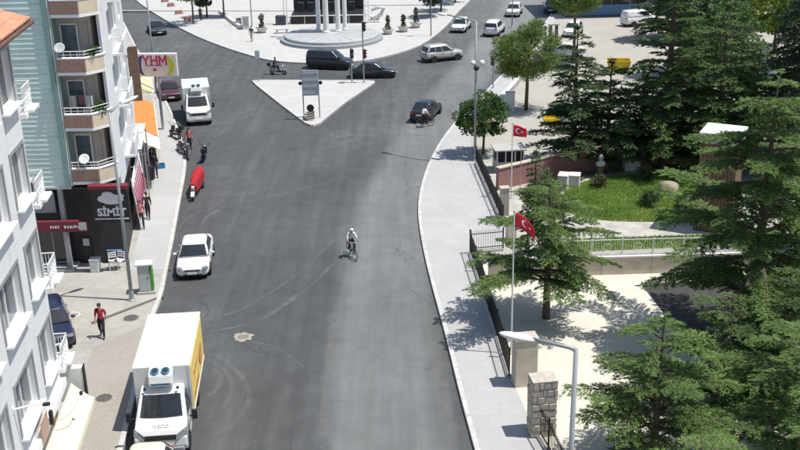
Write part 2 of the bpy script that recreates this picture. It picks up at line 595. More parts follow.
dust += 0.10*(1-sstep(0.3, 1.6, pl_dist(GX, GY, band2)))
band3 = wline([(250, 230), (255, 180), (245, 130), (220, 85), (185, 45), (140, 5)])
dust += 0.09*(1-sstep(1.0, 5.0, pl_dist(GX, GY, band3)))
band4 = wline([(330, 160), (360, 135), (395, 100), (425, 70)])
dust += 0.16*(1-sstep(0.5, 4.0, pl_dist(GX, GY, band4)))
band5 = wline([(215, 450), (225, 400), (215, 350), (200, 320)])
dust += 0.12*(1-sstep(0.3, 2.0, pl_dist(GX, GY, band5)))
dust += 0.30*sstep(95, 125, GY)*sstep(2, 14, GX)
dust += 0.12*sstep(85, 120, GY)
dust = np.clip(dust, 0, 0.95)
me = bpy.data.meshes.new('road')
vv = np.stack([GX.ravel(), GY.ravel(), np.zeros(NX*NY)], 1)
ii = np.arange(NX*NY).reshape(NY, NX)
qq = np.stack([ii[:-1, :-1].ravel(), ii[:-1, 1:].ravel(), ii[1:, 1:].ravel(), ii[1:, :-1].ravel()], 1)
def np_mesh(me, V, Fq):
    k = Fq.shape[1]
    me.vertices.add(len(V)); me.vertices.foreach_set('co', V.astype(np.float32).ravel())
    me.loops.add(Fq.size); me.loops.foreach_set('vertex_index', Fq.astype(np.int32).ravel())
    me.polygons.add(len(Fq))
    me.polygons.foreach_set('loop_start', np.arange(0, Fq.size, k, dtype=np.int32))
    me.update(calc_edges=True)
    me.validate()
np_mesh(me, vv, qq)
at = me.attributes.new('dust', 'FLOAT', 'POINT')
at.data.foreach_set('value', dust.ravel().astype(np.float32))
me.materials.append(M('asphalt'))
road = bpy.data.objects.new('road', me); COL.objects.link(road); struct(road)

# ---- tyre marks: soft ribbons a few millimetres above the asphalt, parts of the road
def ribbon(line, w, mat, z):
    V, F, E = [], [], []
    n = len(line)
    for i, p in enumerate(line):
        p = Vector(p)
        t = (Vector(line[min(i+1, n-1)])-Vector(line[max(i-1, 0)])).normalized()
        nn = Vector((-t.y, t.x))
        fade = min(1, i/3, (n-1-i)/3)
        for k, a in ((-1, 0), (-0.4, 1), (0.4, 1), (1, 0)):
            q = p+nn*k*w
            V.append((q.x, q.y, z)); E.append(a*fade)
    for i in range(n-1):
        for k in range(3):
            F.append((i*4+k, i*4+k+1, (i+1)*4+k+1, (i+1)*4+k))
    me = bpy.data.meshes.new('tyre_mark')
    me.from_pydata(V, [], F)
    a = me.attributes.new('edge', 'FLOAT', 'POINT')
    a.data.foreach_set('value', E)
    me.materials.append(M(mat))
    link_mesh('tyre_mark', me, road)
marks = [([(199, 228), (207, 217), (222, 208), (245, 202), (275, 196), (305, 188), (335, 180), (352, 175)], 0.13, 'tyre_dust'),
         ([(176, 232), (190, 216), (210, 208), (232, 200)], 0.10, 'tyre_dust'),
         ([(207, 217), (214, 213), (222, 209)], 0.22, 'tyre_dust'),
         ([(203, 322), (235, 312), (265, 296), (292, 278), (315, 258), (338, 236)], 0.12, 'tyre_dust'),
         ([(203, 333), (240, 326), (268, 316), (292, 300), (315, 282), (338, 258), (348, 246)], 0.14, 'tyre_dust'),
         ([(262, 318), (285, 304), (302, 290)], 0.2, 'tyre_dust'),
         ([(206, 420), (222, 408), (232, 390), (226, 372), (206, 358)], 0.14, 'tyre_dust'),
         ([(208, 436), (232, 425), (248, 402), (244, 380), (224, 360), (206, 350)], 0.16, 'tyre_dust'),
         ([(205, 398), (216, 390), (220, 376), (208, 366)], 0.16, 'tyre_dust'),
         ([(210, 350), (240, 342), (275, 348), (310, 372)], 0.06, 'tyre_dust'),
         ([(404, 285), (425, 300), (436, 312), (448, 318)], 0.05, 'tyre_rubber'),
         ([(322, 450), (326, 400), (332, 340), (340, 290)], 0.25, 'tyre_dust'),
         ([(452, 450), (440, 380), (428, 320), (419, 260), (415, 215), (420, 185)], 0.35, 'tyre_dust'),
         ([(372, 450), (372, 380), (375, 310), (382, 245), (392, 205), (405, 172)], 0.30, 'tyre_dust'),
         ([(310, 130), (330, 135), (350, 142), (362, 152)], 0.12, 'tyre_dust')]
for i, (ln, w, mt) in enumerate(marks):
    ribbon(wline(ln, 6), w, mt, 0.004+0.0012*i)

# ---- kerbs and pavements
def kerb(name, line, w=0.22, h=0.16, closed=False, seg=None):
    """row of kerb stones as separate lengths, each a part of its pavement"""
    mb = MB()
    n = len(line)
    for i in range(n-1):
        a, b = Vector(line[i]), Vector(line[i+1])
        t = (b-a)
        if t.length < 0.05:
            continue
        k = max(1, int(round(t.length/1.0)))
        for j in range(k):
            p, q = a+t*(j/k), a+t*((j+1)/k)
            c = (p+q)/2
            mb.box((c.x, c.y, h/2-0.03), (t.length/k-0.012, w, h+0.06+random.uniform(-.006, .006)), math.atan2(t.y, t.x))
    return mb
KR = [(500, 520), (486, 480), (477, 450), (462, 395), (447, 335), (432, 280), (424, 245), (420, 217), (421, 196), (427, 173), (437, 151), (448, 134), (462, 117), (478, 101), (492, 87), (508, 70), (521, 56), (533, 41), (545, 25), (556, 8), (566, -8), (585, -35)]
KRw = wline(KR, 5)
right_base = sheet('paved_ground', KRw+[(120, 230), (120, 5), (4, 5)], -0.05, 0.115, 'lot_concrete'); struct(right_base)
stuff(kerb('kerb', KRw).build('kerb', 'kerb_stone', right_base, bevel=0.015))
FENCE_LO = [(566, 490), (548, 452), (528, 420), (513, 385), (497, 338), (482, 290), (470, 254)]
FENCE_UP = [(503, 226), (490, 196), (476, 164)]
pav = wline(KR[:13], 5)+wline([(486, 100), (483, 112), (474, 130), (470, 145), (476, 164), (490, 196), (503, 226), (512, 240), (500, 252), (470, 254)], 1)+wline(FENCE_LO[::-1], 1)
pv = sheet('pavement', [(p[0]+(0.12 if i < 61 else 0), p[1]) for i, p in enumerate(pav)], 0.02, 0.128, 'pavement_slabs'); struct(pv)
pv2 = sheet('pavement', wline([(492, 88), (508, 71), (521, 57), (533, 42), (545, 26), (556, 9), (562, 9), (551, 27), (541, 46), (530, 62), (518, 78), (504, 94), (490, 104)], 3), 0.02, 0.128, 'pavement_slabs'); struct(pv2)
cy = sheet('courtyard', wline(FENCE_LO, 1)+wline([(488, 268), (600, 264), (700, 261), (830, 256), (900, 300), (960, 520)], 1), 0.02, 0.135, 'courtyard_stone'); struct(cy)
dp = sheet('dark_patch', wline([(641, 287), (684, 342), (730, 400), (840, 395), (800, 300), (760, 280)], 1), 0.05, 0.142, 'dark_tone'); struct(dp)  # flat near-black sheet with straight edges, just above the courtyard top
gd = sheet('garden_path', wline([(478, 165), (505, 228), (520, 252), (690, 246), (900, 240), (860, 160), (700, 152), (600, 158)], 1), 0.02, 0.133, 'path_gravel'); struct(gd)
LAWN = [(566, 192), (585, 184), (612, 178), (650, 175), (692, 174), (712, 190), (712, 216), (690, 224), (650, 224), (610, 223), (580, 219), (560, 208)]
lawn_w = wline(LAWN+[LAWN[0]], 4)
lw = sheet('lawn', lawn_w, 0.03, 0.16, 'grass_soil'); struct(lw)
E_BED = wline([(536, 178), (560, 170), (600, 165), (650, 163), (700, 160), (705, 172), (650, 173), (600, 177), (570, 188), (552, 205), (535, 215), (520, 200)], 2)
eb = sheet('planting_bed', E_BED, 0.03, 0.148, 'earth'); struct(eb)

# left pavement
KL = [(92, 560), (110, 490), (121, 450), (136, 385), (150, 325), (160, 298), (165, 275), (172, 240), (179, 202), (184.5, 170), (184, 150), (178, 133), (170, 112), (160, 92), (148, 70), (134, 45), (112, 0), (98, -30)]
KLw = wline(KL, 5)
lp = sheet('pavement', KLw+[(-120, 200), (-120, 5), (-9, 5)], -0.05, 0.125, 'pavement_old'); struct(lp)
stuff(kerb('kerb', KLw).build('kerb', 'kerb_stone', lp, bevel=0.015))
lp2 = sheet('pavement_strip', wline([(93, 350), (147, 326), (135, 380), (120, 448), (106, 500), (50, 500), (70, 420)], 1), 0.03, 0.131, 'pavers_small'); struct(lp2)
lp3 = sheet('pavement_strip', wline([(129, 272), (163, 272), (171, 237), (178, 200), (183.5, 170), (183, 150), (177, 133), (168, 112), (158, 92), (150, 92), (158, 130), (160, 160), (150, 200), (138, 240)], 1), 0.03, 0.131, 'pavement_slabs'); struct(lp3)
lpg = sheet('pavement_band', wline([(92, 327), (164, 299), (165, 296.5), (91, 324.5)], 1), 0.03, 0.1315, 'cast_iron'); struct(lpg)

# plaza
KP = [(110, -30), (128, -8), (142, 5), (165, 20), (195, 36), (225, 48), (250, 56), (270, 61), (295, 63.5), (320, 64), (345, 63), (366, 61), (390, 56), (415, 48), (432, 38), (447, 25), (456, 14), (470, 0), (492, -25)]
KPw = wline(KP, 5)
pz = sheet('plaza', KPw+[(60, 420), (-160, 420), (-120, 230)], -0.05, 0.125, 'plaza_stone'); struct(pz)
stuff(kerb('kerb', KPw).build('kerb', 'kerb_stone', pz, bevel=0.015))
# far side: more pale paving up to the limit of the view
fr = sheet('far_paving', [(60, 170), (260, 170), (260, 420), (62, 420)], -0.05, 0.11, 'lot_concrete'); struct(fr)
# traffic island
ISL = [(253, 82), (262, 81.4), (312, 81.8), (366, 81.8), (374, 82.6), (371, 85.5), (345, 103), (324, 120), (318, 125), (312, 126.5), (306, 124), (282, 106), (258, 87)]
isl = sheet('traffic_island', wline(ISL, 1), -0.05, 0.13, 'plaza_stone'); struct(isl)
stuff(kerb('kerb', wline(ISL+[ISL[0]], 1)).build('kerb', 'kerb_stone', isl, bevel=0.015))

# lines of steps and joints across the plaza
stp = MB()
for a, b in (((300, 12), (120, 12)), ((440, 6), (300, 7))):
    p, q = P(*a), P(*b)
    c = (p+q)/2; t = q-p
    stp.box((c.x, c.y, 0.17), (t.length, 0.5, 0.1), math.atan2(t.y, t.x))
struct(stp.build('plaza_step', 'concrete', None, bevel=0.01))

# grass blades on the lawn (nobody could count them)
def in_poly(pts, poly):
    x, y = pts[:, 0], pts[:, 1]
    r = np.zeros(len(pts), bool)
    n = len(poly)
    for i in range(n):
        x0, y0 = poly[i]; x1, y1 = poly[(i+1) % n]
        c = ((y0 > y) != (y1 > y)) & (x < (x1-x0)*(y-y0)/(y1-y0+1e-12)+x0)
        r ^= c
    return r
def blades(name, poly, n, h, mat, label, z=0.16):
    pa = np.array(poly)
    p = rng.uniform(pa.min(0), pa.max(0), (n*3, 2))
    p = p[in_poly(p, poly)][:n]
    n = len(p)
    a = rng.uniform(0, 6.28, n); hh = h*rng.uniform(0.5, 1.5, n)
    lx, ly = rng.normal(0, .05, n), rng.normal(0, .05, n)
    w = 0.035
    V = np.zeros((n, 3, 3))
    V[:, 0] = np.stack([p[:, 0]-w*np.cos(a), p[:, 1]-w*np.sin(a), np.full(n, z-0.01)], 1)
    V[:, 1] = np.stack([p[:, 0]+w*np.cos(a), p[:, 1]+w*np.sin(a), np.full(n, z-0.01)], 1)
    V[:, 2] = np.stack([p[:, 0]+lx, p[:, 1]+ly, z+hh], 1)
    me = bpy.data.meshes.new(name)
    np_mesh(me, V.reshape(-1, 3), np.arange(n*3).reshape(n, 3))
    me.materials.append(M(mat))
    o = bpy.data.objects.new(name, me); COL.objects.link(o)
    tag(o, label, 'grass'); stuff(o)
    return o
blades('grass', lawn_w, 42000, 0.10, 'grass', 'bright green lawn grass in the walled garden')
STRIP = wline([(552, 243), (600, 241), (690, 238), (780, 234), (780, 244), (690, 249), (600, 253), (552, 255)], 1)
ls = sheet('planting_strip', STRIP, 0.03, 0.15, 'grass_soil'); struct(ls)
blades('verge_grass', STRIP, 9000, 0.11, 'grass', 'strip of green grass behind the white railing', 0.15)
blades('dry_grass', E_BED, 5000, 0.13, 'dry_grass', 'thin yellowing grass in the bed behind the lawn', 0.148)

# manhole covers
def manhole(px, py, r, mat, label, parent_z, cat='manhole cover'):
    p = P(px, py, parent_z)
    t = thing('manhole_cover', label, cat, (p.x, p.y, parent_z))
    mb = MB(); mb.lathe([(r, 0.001), (r, 0.010), (r*0.86, 0.012), (r*0.86, 0.006), (r*.8, 0.006), (0.01, 0.008)], 28)
    mb.build('lid', mat, t)
    mb = MB()
    for k in range(-3, 4):
        w = math.sqrt(max(0.05, 1-(k/4.2)**2))*r*0.75
        mb.box((0, k*r*0.19, 0.010), (2*w, r*0.06, 0.008))
    mb.build('grip_bar', 'cast_iron', t)
    mb = MB()
    pts = [(math.cos(a)*(r*1.4+random.uniform(-.1, .12)), math.sin(a)*(r*1.25+random.uniform(-.1, .1))) for a in [i*math.pi/12 for i in range(24)]]
    mb.prism(pts, 0.0005, 0.004)
    mb.build('mortar_collar', 'manhole_dust', t)
manhole(243, 337, 0.33, 'manhole_dust', 'dusty beige manhole cover in the dark asphalt right of the box truck', 0.022)
manhole(104, 398, 0.34, 'cast_iron', 'round iron manhole cover on the pavement by the cream awning', 0.131)
manhole(131, 318, 0.36, 'cast_iron', 'worn manhole cover on the pavement below the lamp post', 0.125)
manhole(73, 315, 0.36, 'marble', 'pale round cover in the pavement beside the navy car', 0.125)
# ================================================================== BUILDINGS
def wall_cells(mb, s0, s1, z0, z1, holes, t, axis='y', x=0.0):
    """wall slab with real openings; holes = (sa, sb, za, zb). axis 'y': wall runs along y, thickness goes to -x"""
    ss = sorted({s0, s1, *[h[0] for h in holes], *[h[1] for h in holes]})
    zz = sorted({z0, z1, *[h[2] for h in holes], *[h[3] for h in holes]})
    for i in range(len(ss)-1):
        # merge cells in z
        run = None
        for j in range(len(zz)):
            solid = False
            if j < len(zz)-1:
                cs, cz = (ss[i]+ss[i+1])/2, (zz[j]+zz[j+1])/2
                solid = not any(h[0] < cs < h[1] and h[2] < cz < h[3] for h in holes)
            if solid and run is None:
                run = zz[j]
            if not solid and run is not None:
                c, d, cz, dz = (ss[i]+ss[i+1])/2, ss[i+1]-ss[i], (run+zz[j])/2, zz[j]-run
                if axis == 'y':
                    mb.box((x-t/2, c, cz), (t, d, dz))
                else:
                    mb.box((c, x+t/2, cz), (d, t, dz))
                run = None

def window_unit(parent, s0, s1, z0, z1, x, depth=0.2, panes=2, frame='white_trim', axis='y', sill=True, trim=None, glass='glass_window'):
    """window in an opening of a wall whose outer face is at x (axis 'y': faces +x) or at y=x (axis 'x': faces -y)"""
    def B(mb, s, z, ds, dz, off, th):
        if axis == 'y':
            mb.box((x-off, s, z), (th, ds, dz))
        else:
            mb.box((s, x+off, z), (ds, th, dz))
    f = MB()
    w = 0.06
    for zz in (z0+w/2, z1-w/2):
        B(f, (s0+s1)/2, zz, s1-s0-0.004, w, depth, 0.08)
    for k in range(panes+1):
        s = s0+w/2+(s1-s0-w)*k/panes
        B(f, s, (z0+z1)/2, w, z1-z0-2*w-0.004, depth, 0.076)
    win = f.build('window', frame, parent)
    for k in range(panes):
        a = s0+w+(s1-s0-w)*k/panes; b = s0+(s1-s0-w)*(k+1)/panes
        p = MB(); B(p, (a+b)/2, (z0+z1)/2, b-a-0.004, z1-z0-2*w-0.004, depth+0.01, 0.012)
        p.build('pane', glass, win)
    if sill:
        p = MB(); B(p, (s0+s1)/2, z0-0.045, s1-s0+0.24, 0.08, 0.02, 0.5)
        p.build('sill', 'white_trim', win, bevel=0.01)
    if trim:
        p = MB()
        for (s, z, ds, dz) in (((s0+s1)/2, z1+0.062, s1-s0+0.24, 0.12), (s0-0.062, (z0+z1)/2, 0.118, z1-z0-0.004), (s1+0.062, (z0+z1)/2, 0.118, z1-z0-0.004)):
            B(p, s, z, ds, dz, -0.022, 0.04)
        p.build('window_trim', trim, win)
    return win

# ---------------- white apartment building at the left edge
WC = Vector((-12.2, 32.5, 0.125))
wb = thing('apartment_building', 'white apartment building with grey window surrounds and tiled roof at the left edge', 'building', WC, R(6))
COLS = [(-1.95, -0.35), (-5.30, -3.05), (-8.65, -6.40), (-12.0, -9.75)]
ROWS = [4.75, 7.9, 10.95, 14.05]
holes = [(a, b, z, z+1.72) for z in ROWS for a, b in COLS]
mb = MB(); wall_cells(mb, -16, 0, 3.9, 16.35, holes, 0.3)
mb.build('wall', 'white_wall', wb)
mb = MB()
mb.box((-6.15, -8, 8.2), (11.68, 15.38, 16.2))
mb.build('core_wall', 'white_wall', wb)
far_holes = [(-2.6, -0.7, z-0.55, z+1.72) for z in ROWS]
for (a, b, z0, z1) in holes:
    window_unit(wb, a, b, z0, z1, 0.0, 0.2, 2, 'white_trim', 'y', True, 'grey_trim')
# bays and balconies beyond the far corner
for i, z in enumerate(ROWS):
    bl = MB(); bl.box((-0.75, 0.62, z-0.62), (1.9, 1.2, 0.16)).box((0.16, 0.72, z-0.50), (0.42, 0.9, 0.1))
    bal = bl.build('balcony', 'white_trim', wb, bevel=0.01)
    rl = MB()
    for zz in (z-0.45, z-0.1, z+0.32):
        rl.tube([(0.14, 0.05, zz), (0.14, 1.15, zz), (-1.6, 1.15, zz)], 0.022, 6)
    rl.build('rail', 'white_trim', bal)
    br = MB()
    for k in range(12):
        y = 0.05+1.1*k/11
        br.tube([(0.14, y, z-0.54), (0.14, y, z+0.32)], 0.012, 5)
    for k in range(6):
        y = 0.05+1.0*k/6
        br.tube([(0.14, y, z-0.5), (0.14, min(1.15, y+0.5), z+0.1)], 0.01, 5)
    for k in range(1, 18):
        x = 0.14-1.74*k/17
        br.tube([(x, 1.15, z-0.54), (x, 1.15, z+0.32)], 0.012, 5)
    stuff(br.build('baluster', 'white_trim', bal))
    dr = MB(); dr.box((-0.95, 0.012, z+0.5), (1.2, 0.05, 2.0))
    dr.build('balcony_door', 'glass_dark', bal)
ac = thing('air_conditioner', 'grey air conditioner unit on the top balcony of the white building', 'air conditioner', wb.matrix_basis @ Vector((-0.15, 0.72, ROWS[3]-0.53)), R(6))
ac.location = Matrix.Translation(WC) @ Matrix.Rotation(R(6), 4, 'Z') @ Vector((-0.35, 0.70, ROWS[2]-0.53))
mb = MB(); mb.box((0, 0, 0.32), (0.35, 0.8, 0.6)); mb.build('case', 'cabinet_grey', ac, bevel=0.02)
mb = MB(); mb.lathe([(0.22, 0), (0.22, 0.02), (0.05, 0.03)], 18, (0.178, 0, 0.33), 'x'); mb.build('fan_grille', 'black', ac)
# ground floor
mb = MB(); wall_cells(mb, -16, -0.02, 0, 3.6, [(-5.0, -0.6, 0.3, 2.7), (-10.4, -5.8, 0.3, 2.7), (-15.4, -11, 0.3, 2.7)], 0.3, 'y', -0.25)
mb.build('ground_floor_wall', 'cream_wall', wb)
for a, b in ((-5.0, -0.6), (-10.4, -5.8), (-15.4, -11)):
    window_unit(wb, a, b, 0.3, 2.7, -0.25, 0.18, 3, 'grey_trim', 'y', False, None, 'glass_dark')
mb = MB(); mb.box((-0.12, -8, 3.75), (0.66, 16.02, 0.29)); mb.build('floor_band', 'white_trim', wb, bevel=0.01)
# roof with tiles
PIT = R(17)
roof = MB()
def rp(x, y, up=0.0):
    return (x, y, 16.42+(0.55-x)*math.tan(PIT)+up)
for (y0, y1, x0, x1) in ((-16.6, 0.8, 0.55, -6.2),):
    roof.loft([[rp(x0, y0), rp(x0, y1), rp(x0, y1, -0.14), rp(x0, y0, -0.14)], [rp(x1, y0), rp(x1, y1), rp(x1, y1, -0.14), rp(x1, y0, -0.14)]])
rf = roof.build('roof', 'terracotta_dark', wb)
mb = MB(); mb.loft([[rp(-6.2, -16.6), rp(-6.2, 0.8), (-6.2, 0.8, rp(-6.2, 0)[2]-0.14), (-6.2, -16.6, rp(-6.2, 0)[2]-0.14)], [(-12.8, -16.6, 16.42), (-12.8, 0.8, 16.42), (-12.8, 0.8, 16.28), (-12.8, -16.6, 16.28)]])
mb.build('back_slope', 'terracotta_dark', wb)
mb = MB(); mb._add([(0, 0, 16.36), (-12.2, 0, 16.36), (-6.2, 0, rp(-6.2, 0)[2]-0.15), (0, -0.3, 16.36), (-12.2, -0.3, 16.36), (-6.2, -0.3, rp(-6.2, 0)[2]-0.15)], [(0, 1, 2), (5, 4, 3), (0, 3, 4, 1), (1, 4, 5, 2), (2, 5, 3, 0)])
mb.build('gable', 'white_wall', wb)
tm = MB()
prof = []
for i in range(2):
    x = -0.46*i
    prof.append([(x, 0.30*k/6-0.15, 0.035*math.cos(k/6*math.pi*2-math.pi)+0.05+(0.02 if i == 0 else 0.0)) for k in range(7)]+[(x, 0.15, 0.0), (x, -0.15, 0.0)])
tm.loft(prof)
tile_me = tm.mesh('tile', 'roof_tile')
for r_ in range(6):
    for c_ in range(26):
        x = 0.57-0.40*r_
        y = 0.68-0.31*c_
        p = rp(x, y, 0.012+random.uniform(0, .012))
        o = link_mesh('tile', tile_me, rf, p)
        o.rotation_euler = (random.uniform(-.02, .02), PIT-0.03, random.uniform(-.03, .03))
mb = MB(); mb.tube([(0.63, -16.6, 16.36), (0.63, 0.8, 16.36)], 0.07, 8); mb.build('gutter', 'terracotta_dark', rf)

# cream awning and sign box of its ground floor shop
def awning(name, parent_mat, y0, y1, xin, xout, zin, zout, mats, label, cat='awning', group=None, stripes=1, base=Vector((0, 0, 0)), valance=0.22, vmat=None):
    """cloth canopy on folding arms, local to a facade frame"""
    t = thing(name, label, cat, parent_mat @ Vector((xin, y0, 0)), parent_mat.to_euler().z, group)
    L = y1-y0; D = xout-xin
    n = stripes
    if n > 1:
        for k in range(n):
            mb = MB(); a, b = L*k/n, L*(k+1)/n
            rings = []
            for i in range(5):
                f = i/4; sag = -0.06*math.sin(f*math.pi)
                rings.append([(D*f, a, zin+(zout-zin)*f+sag), (D*f, b, zin+(zout-zin)*f+sag), (D*f, b, zin+(zout-zin)*f+sag-0.02), (D*f, a, zin+(zout-zin)*f+sag-0.02)])
            mb.loft(rings); mb.build('stripe', mats[k % len(mats)], t)
    else:
        mb = MB(); rings = []
        for i in range(7):
            f = i/6; sag = -0.07*math.sin(f*math.pi)
            top = [(D*f, L*k/8, zin+(zout-zin)*f+sag+0.025*math.cos(k*math.pi)*math.sin(f*math.pi)) for k in range(9)]
            rings.append(top+[(p[0], p[1], p[2]-0.02) for p in reversed(top)])
        mb.loft(rings); mb.build('canopy', mats[0], t, smooth=False)
    mb = MB()
    nn = max(4, int(L/0.4))
    top = [(D+0.01, L*k/nn, zout) for k in range(nn+1)]
    bot = [(D+0.02, L*k/nn, zout-valance-0.05*(k % 2)) for k in range(nn+1)]
    mb.loft([top+[(p[0]-0.015, p[1], p[2]) for p in reversed(top)], bot+[(p[0]-0.015, p[1], p[2]) for p in reversed(bot)]])
    mb.build('valance', vmat or mats[-1], t)
    for y in (0.15, L-0.15):
        mb = MB(); mb.tube([(0.02, y, zin-0.5), (D*0.55, y, (zin+zout)/2-0.28), (D, y, zout-0.03)], 0.022, 6)
        mb.build('arm', 'steel', t)
    mb = MB(); mb.tube([(D, 0, zout), (D, L, zout)], 0.03, 6); mb.build('front_bar', 'white_trim', t)
    return t
WM = Matrix.Translation(WC) @ Matrix.Rotation(R(6), 4, 'Z')
awning('shop_awning', WM, -6.5, 0.45, 0.24, 0.95, 3.4, 2.75, ['awning_cream'], 'cream cloth awning along the ground floor of the white building')
sb = thing('shop_sign', 'white projecting sign box with dark edge beyond the cream awning', 'sign', WM @ Vector((0.12, 1.0, 0)), R(6))
mb = MB(); mb.box((0, 0, 3.1), (0.95, 0.28, 1.35)); mb.build('sign_box', 'white_trim', sb, bevel=0.02)
mb = MB(); mb.box((0.49, 0, 3.1), (0.04, 0.32, 1.4)); mb.build('sign_edge', 'black', sb)
mb = MB(); mb.tube([(-0.1, 0, 0), (-0.1, 0, 2.5)], 0.05, 8); mb.build('post', 'steel', sb)
wl = thing('wall_lamp', 'white bracket lamp with black tip on the white facade', 'lamp', WM @ Vector((0.0, -5.75, 6.0)), R(6))
mb = MB(); mb.tube([(0.0, 0, 0), (0.55, 0.1, 0.06), (0.85, 0.12, 0.05)], 0.035, 8); mb.build('arm', 'white_trim', wl)
mb = MB(); mb.box((0.95, 0.13, 0.04), (0.22, 0.12, 0.09)); mb.build('lamp_head', 'black', wl, bevel=0.02)
mb = MB(); mb.box((0.01, 0, 0), (0.04, 0.14, 0.2)); mb.build('wall_plate', 'white_trim', wl)
wc = thing('floodlight', 'black floodlight on a bent wire arm over the cream awning', 'lamp', WM @ Vector((0.0, -2.9, 3.95)), R(6))
mb = MB(); mb.box((0.28, 0, 0.05), (0.12, 0.18, 0.5)); mb.build('housing', 'black', wc, bevel=0.02)
mb = MB(); mb.tube([(0.22, 0, 0), (0.5, 0.3, -0.25), (0.8, 0.9, -0.25), (1.0, 1.3, 0.1)], 0.014, 6); mb.build('wire_arm', 'steel', wc)
mb = MB(); mb.box((1.02, 1.33, 0.13), (0.1, 0.12, 0.12)); mb.build('lamp_head', 'black', wc, bevel=0.01)
bn = thing('shop_banner', 'faded red banner strip on the wall above the cream awning', 'banner', WM @ Vector((0.035, -3.6, 3.62)), R(6))
mb = MB(); mb.box((0.2, 0, 0.42), (0.02, 0.9, 0.8)); mb.build('cloth', 'brick_pink', bn)

# ---------------- teal clad apartment block
GX0, GY0 = -17.25, 51.5
gb = thing('apartment_block', 'pale green clad apartment block with brick balconies above dark shops', 'building', (GX0, GY0, 0.125))
# local: x right, y away; cladding face at y=0 from x=-11 to 0, balcony bay x 0..1.6, road side beyond
TOPZ = 18.2
mb = MB(); mb.box((-5.5, 6.3, 4.7+(TOPZ-4.7)/2), (10.98, 12.4, TOPZ-4.7)); mb.build('wall', 'teal_dark', gb)
pk = MB(); pk._add([(-5.42, -0.045, 0), (5.42, -0.045, 0), (5.42, -0.012, 0.238), (-5.42, -0.012, 0.238), (-5.42, 0.09, 0), (5.42, 0.09, 0), (5.42, 0.09, 0.238), (-5.42, 0.09, 0.238)], [(0, 1, 2, 3), (7, 6, 5, 4), (0, 4, 5, 1), (1, 5, 6, 2), (2, 6, 7, 3), (3, 7, 4, 0)])
pk_me = pk.mesh('siding_plank', 'teal_siding')
for k in range(int((TOPZ-4.75)/0.25)):
    o = link_mesh('siding_plank', pk_me, gb, (-5.58+random.uniform(-.008, .008), random.uniform(-.008, .004), 4.72+0.25*k))
    o.rotation_euler = (random.uniform(-.012, .012), random.uniform(-.0012, .0012), 0)
mb = MB(); mb.box((-0.10, -0.045, 4.7+(TOPZ-4.7)/2), (0.22, 0.22, TOPZ-4.7)); mb.build('corner_strip', 'teal_dark', gb)
mb = MB(); mb.box((-5.5, -0.02, 4.66), (11.1, 0.16, 0.12)); mb.build('base_trim', 'cabinet_grey', gb)
for x, m_ in ((0.075, 'white_trim'), (0.165, 'steel')):
    mb = MB(); mb.tube([(x, -0.06, 4.75), (x, -0.06, TOPZ)], 0.035, 8); mb.build('downpipe', m_, gb)
# window on the cladding, half hidden by the white building
plain('lattice_brown', (0.33, 0.205, 0.16), 0.85, var=0.2)
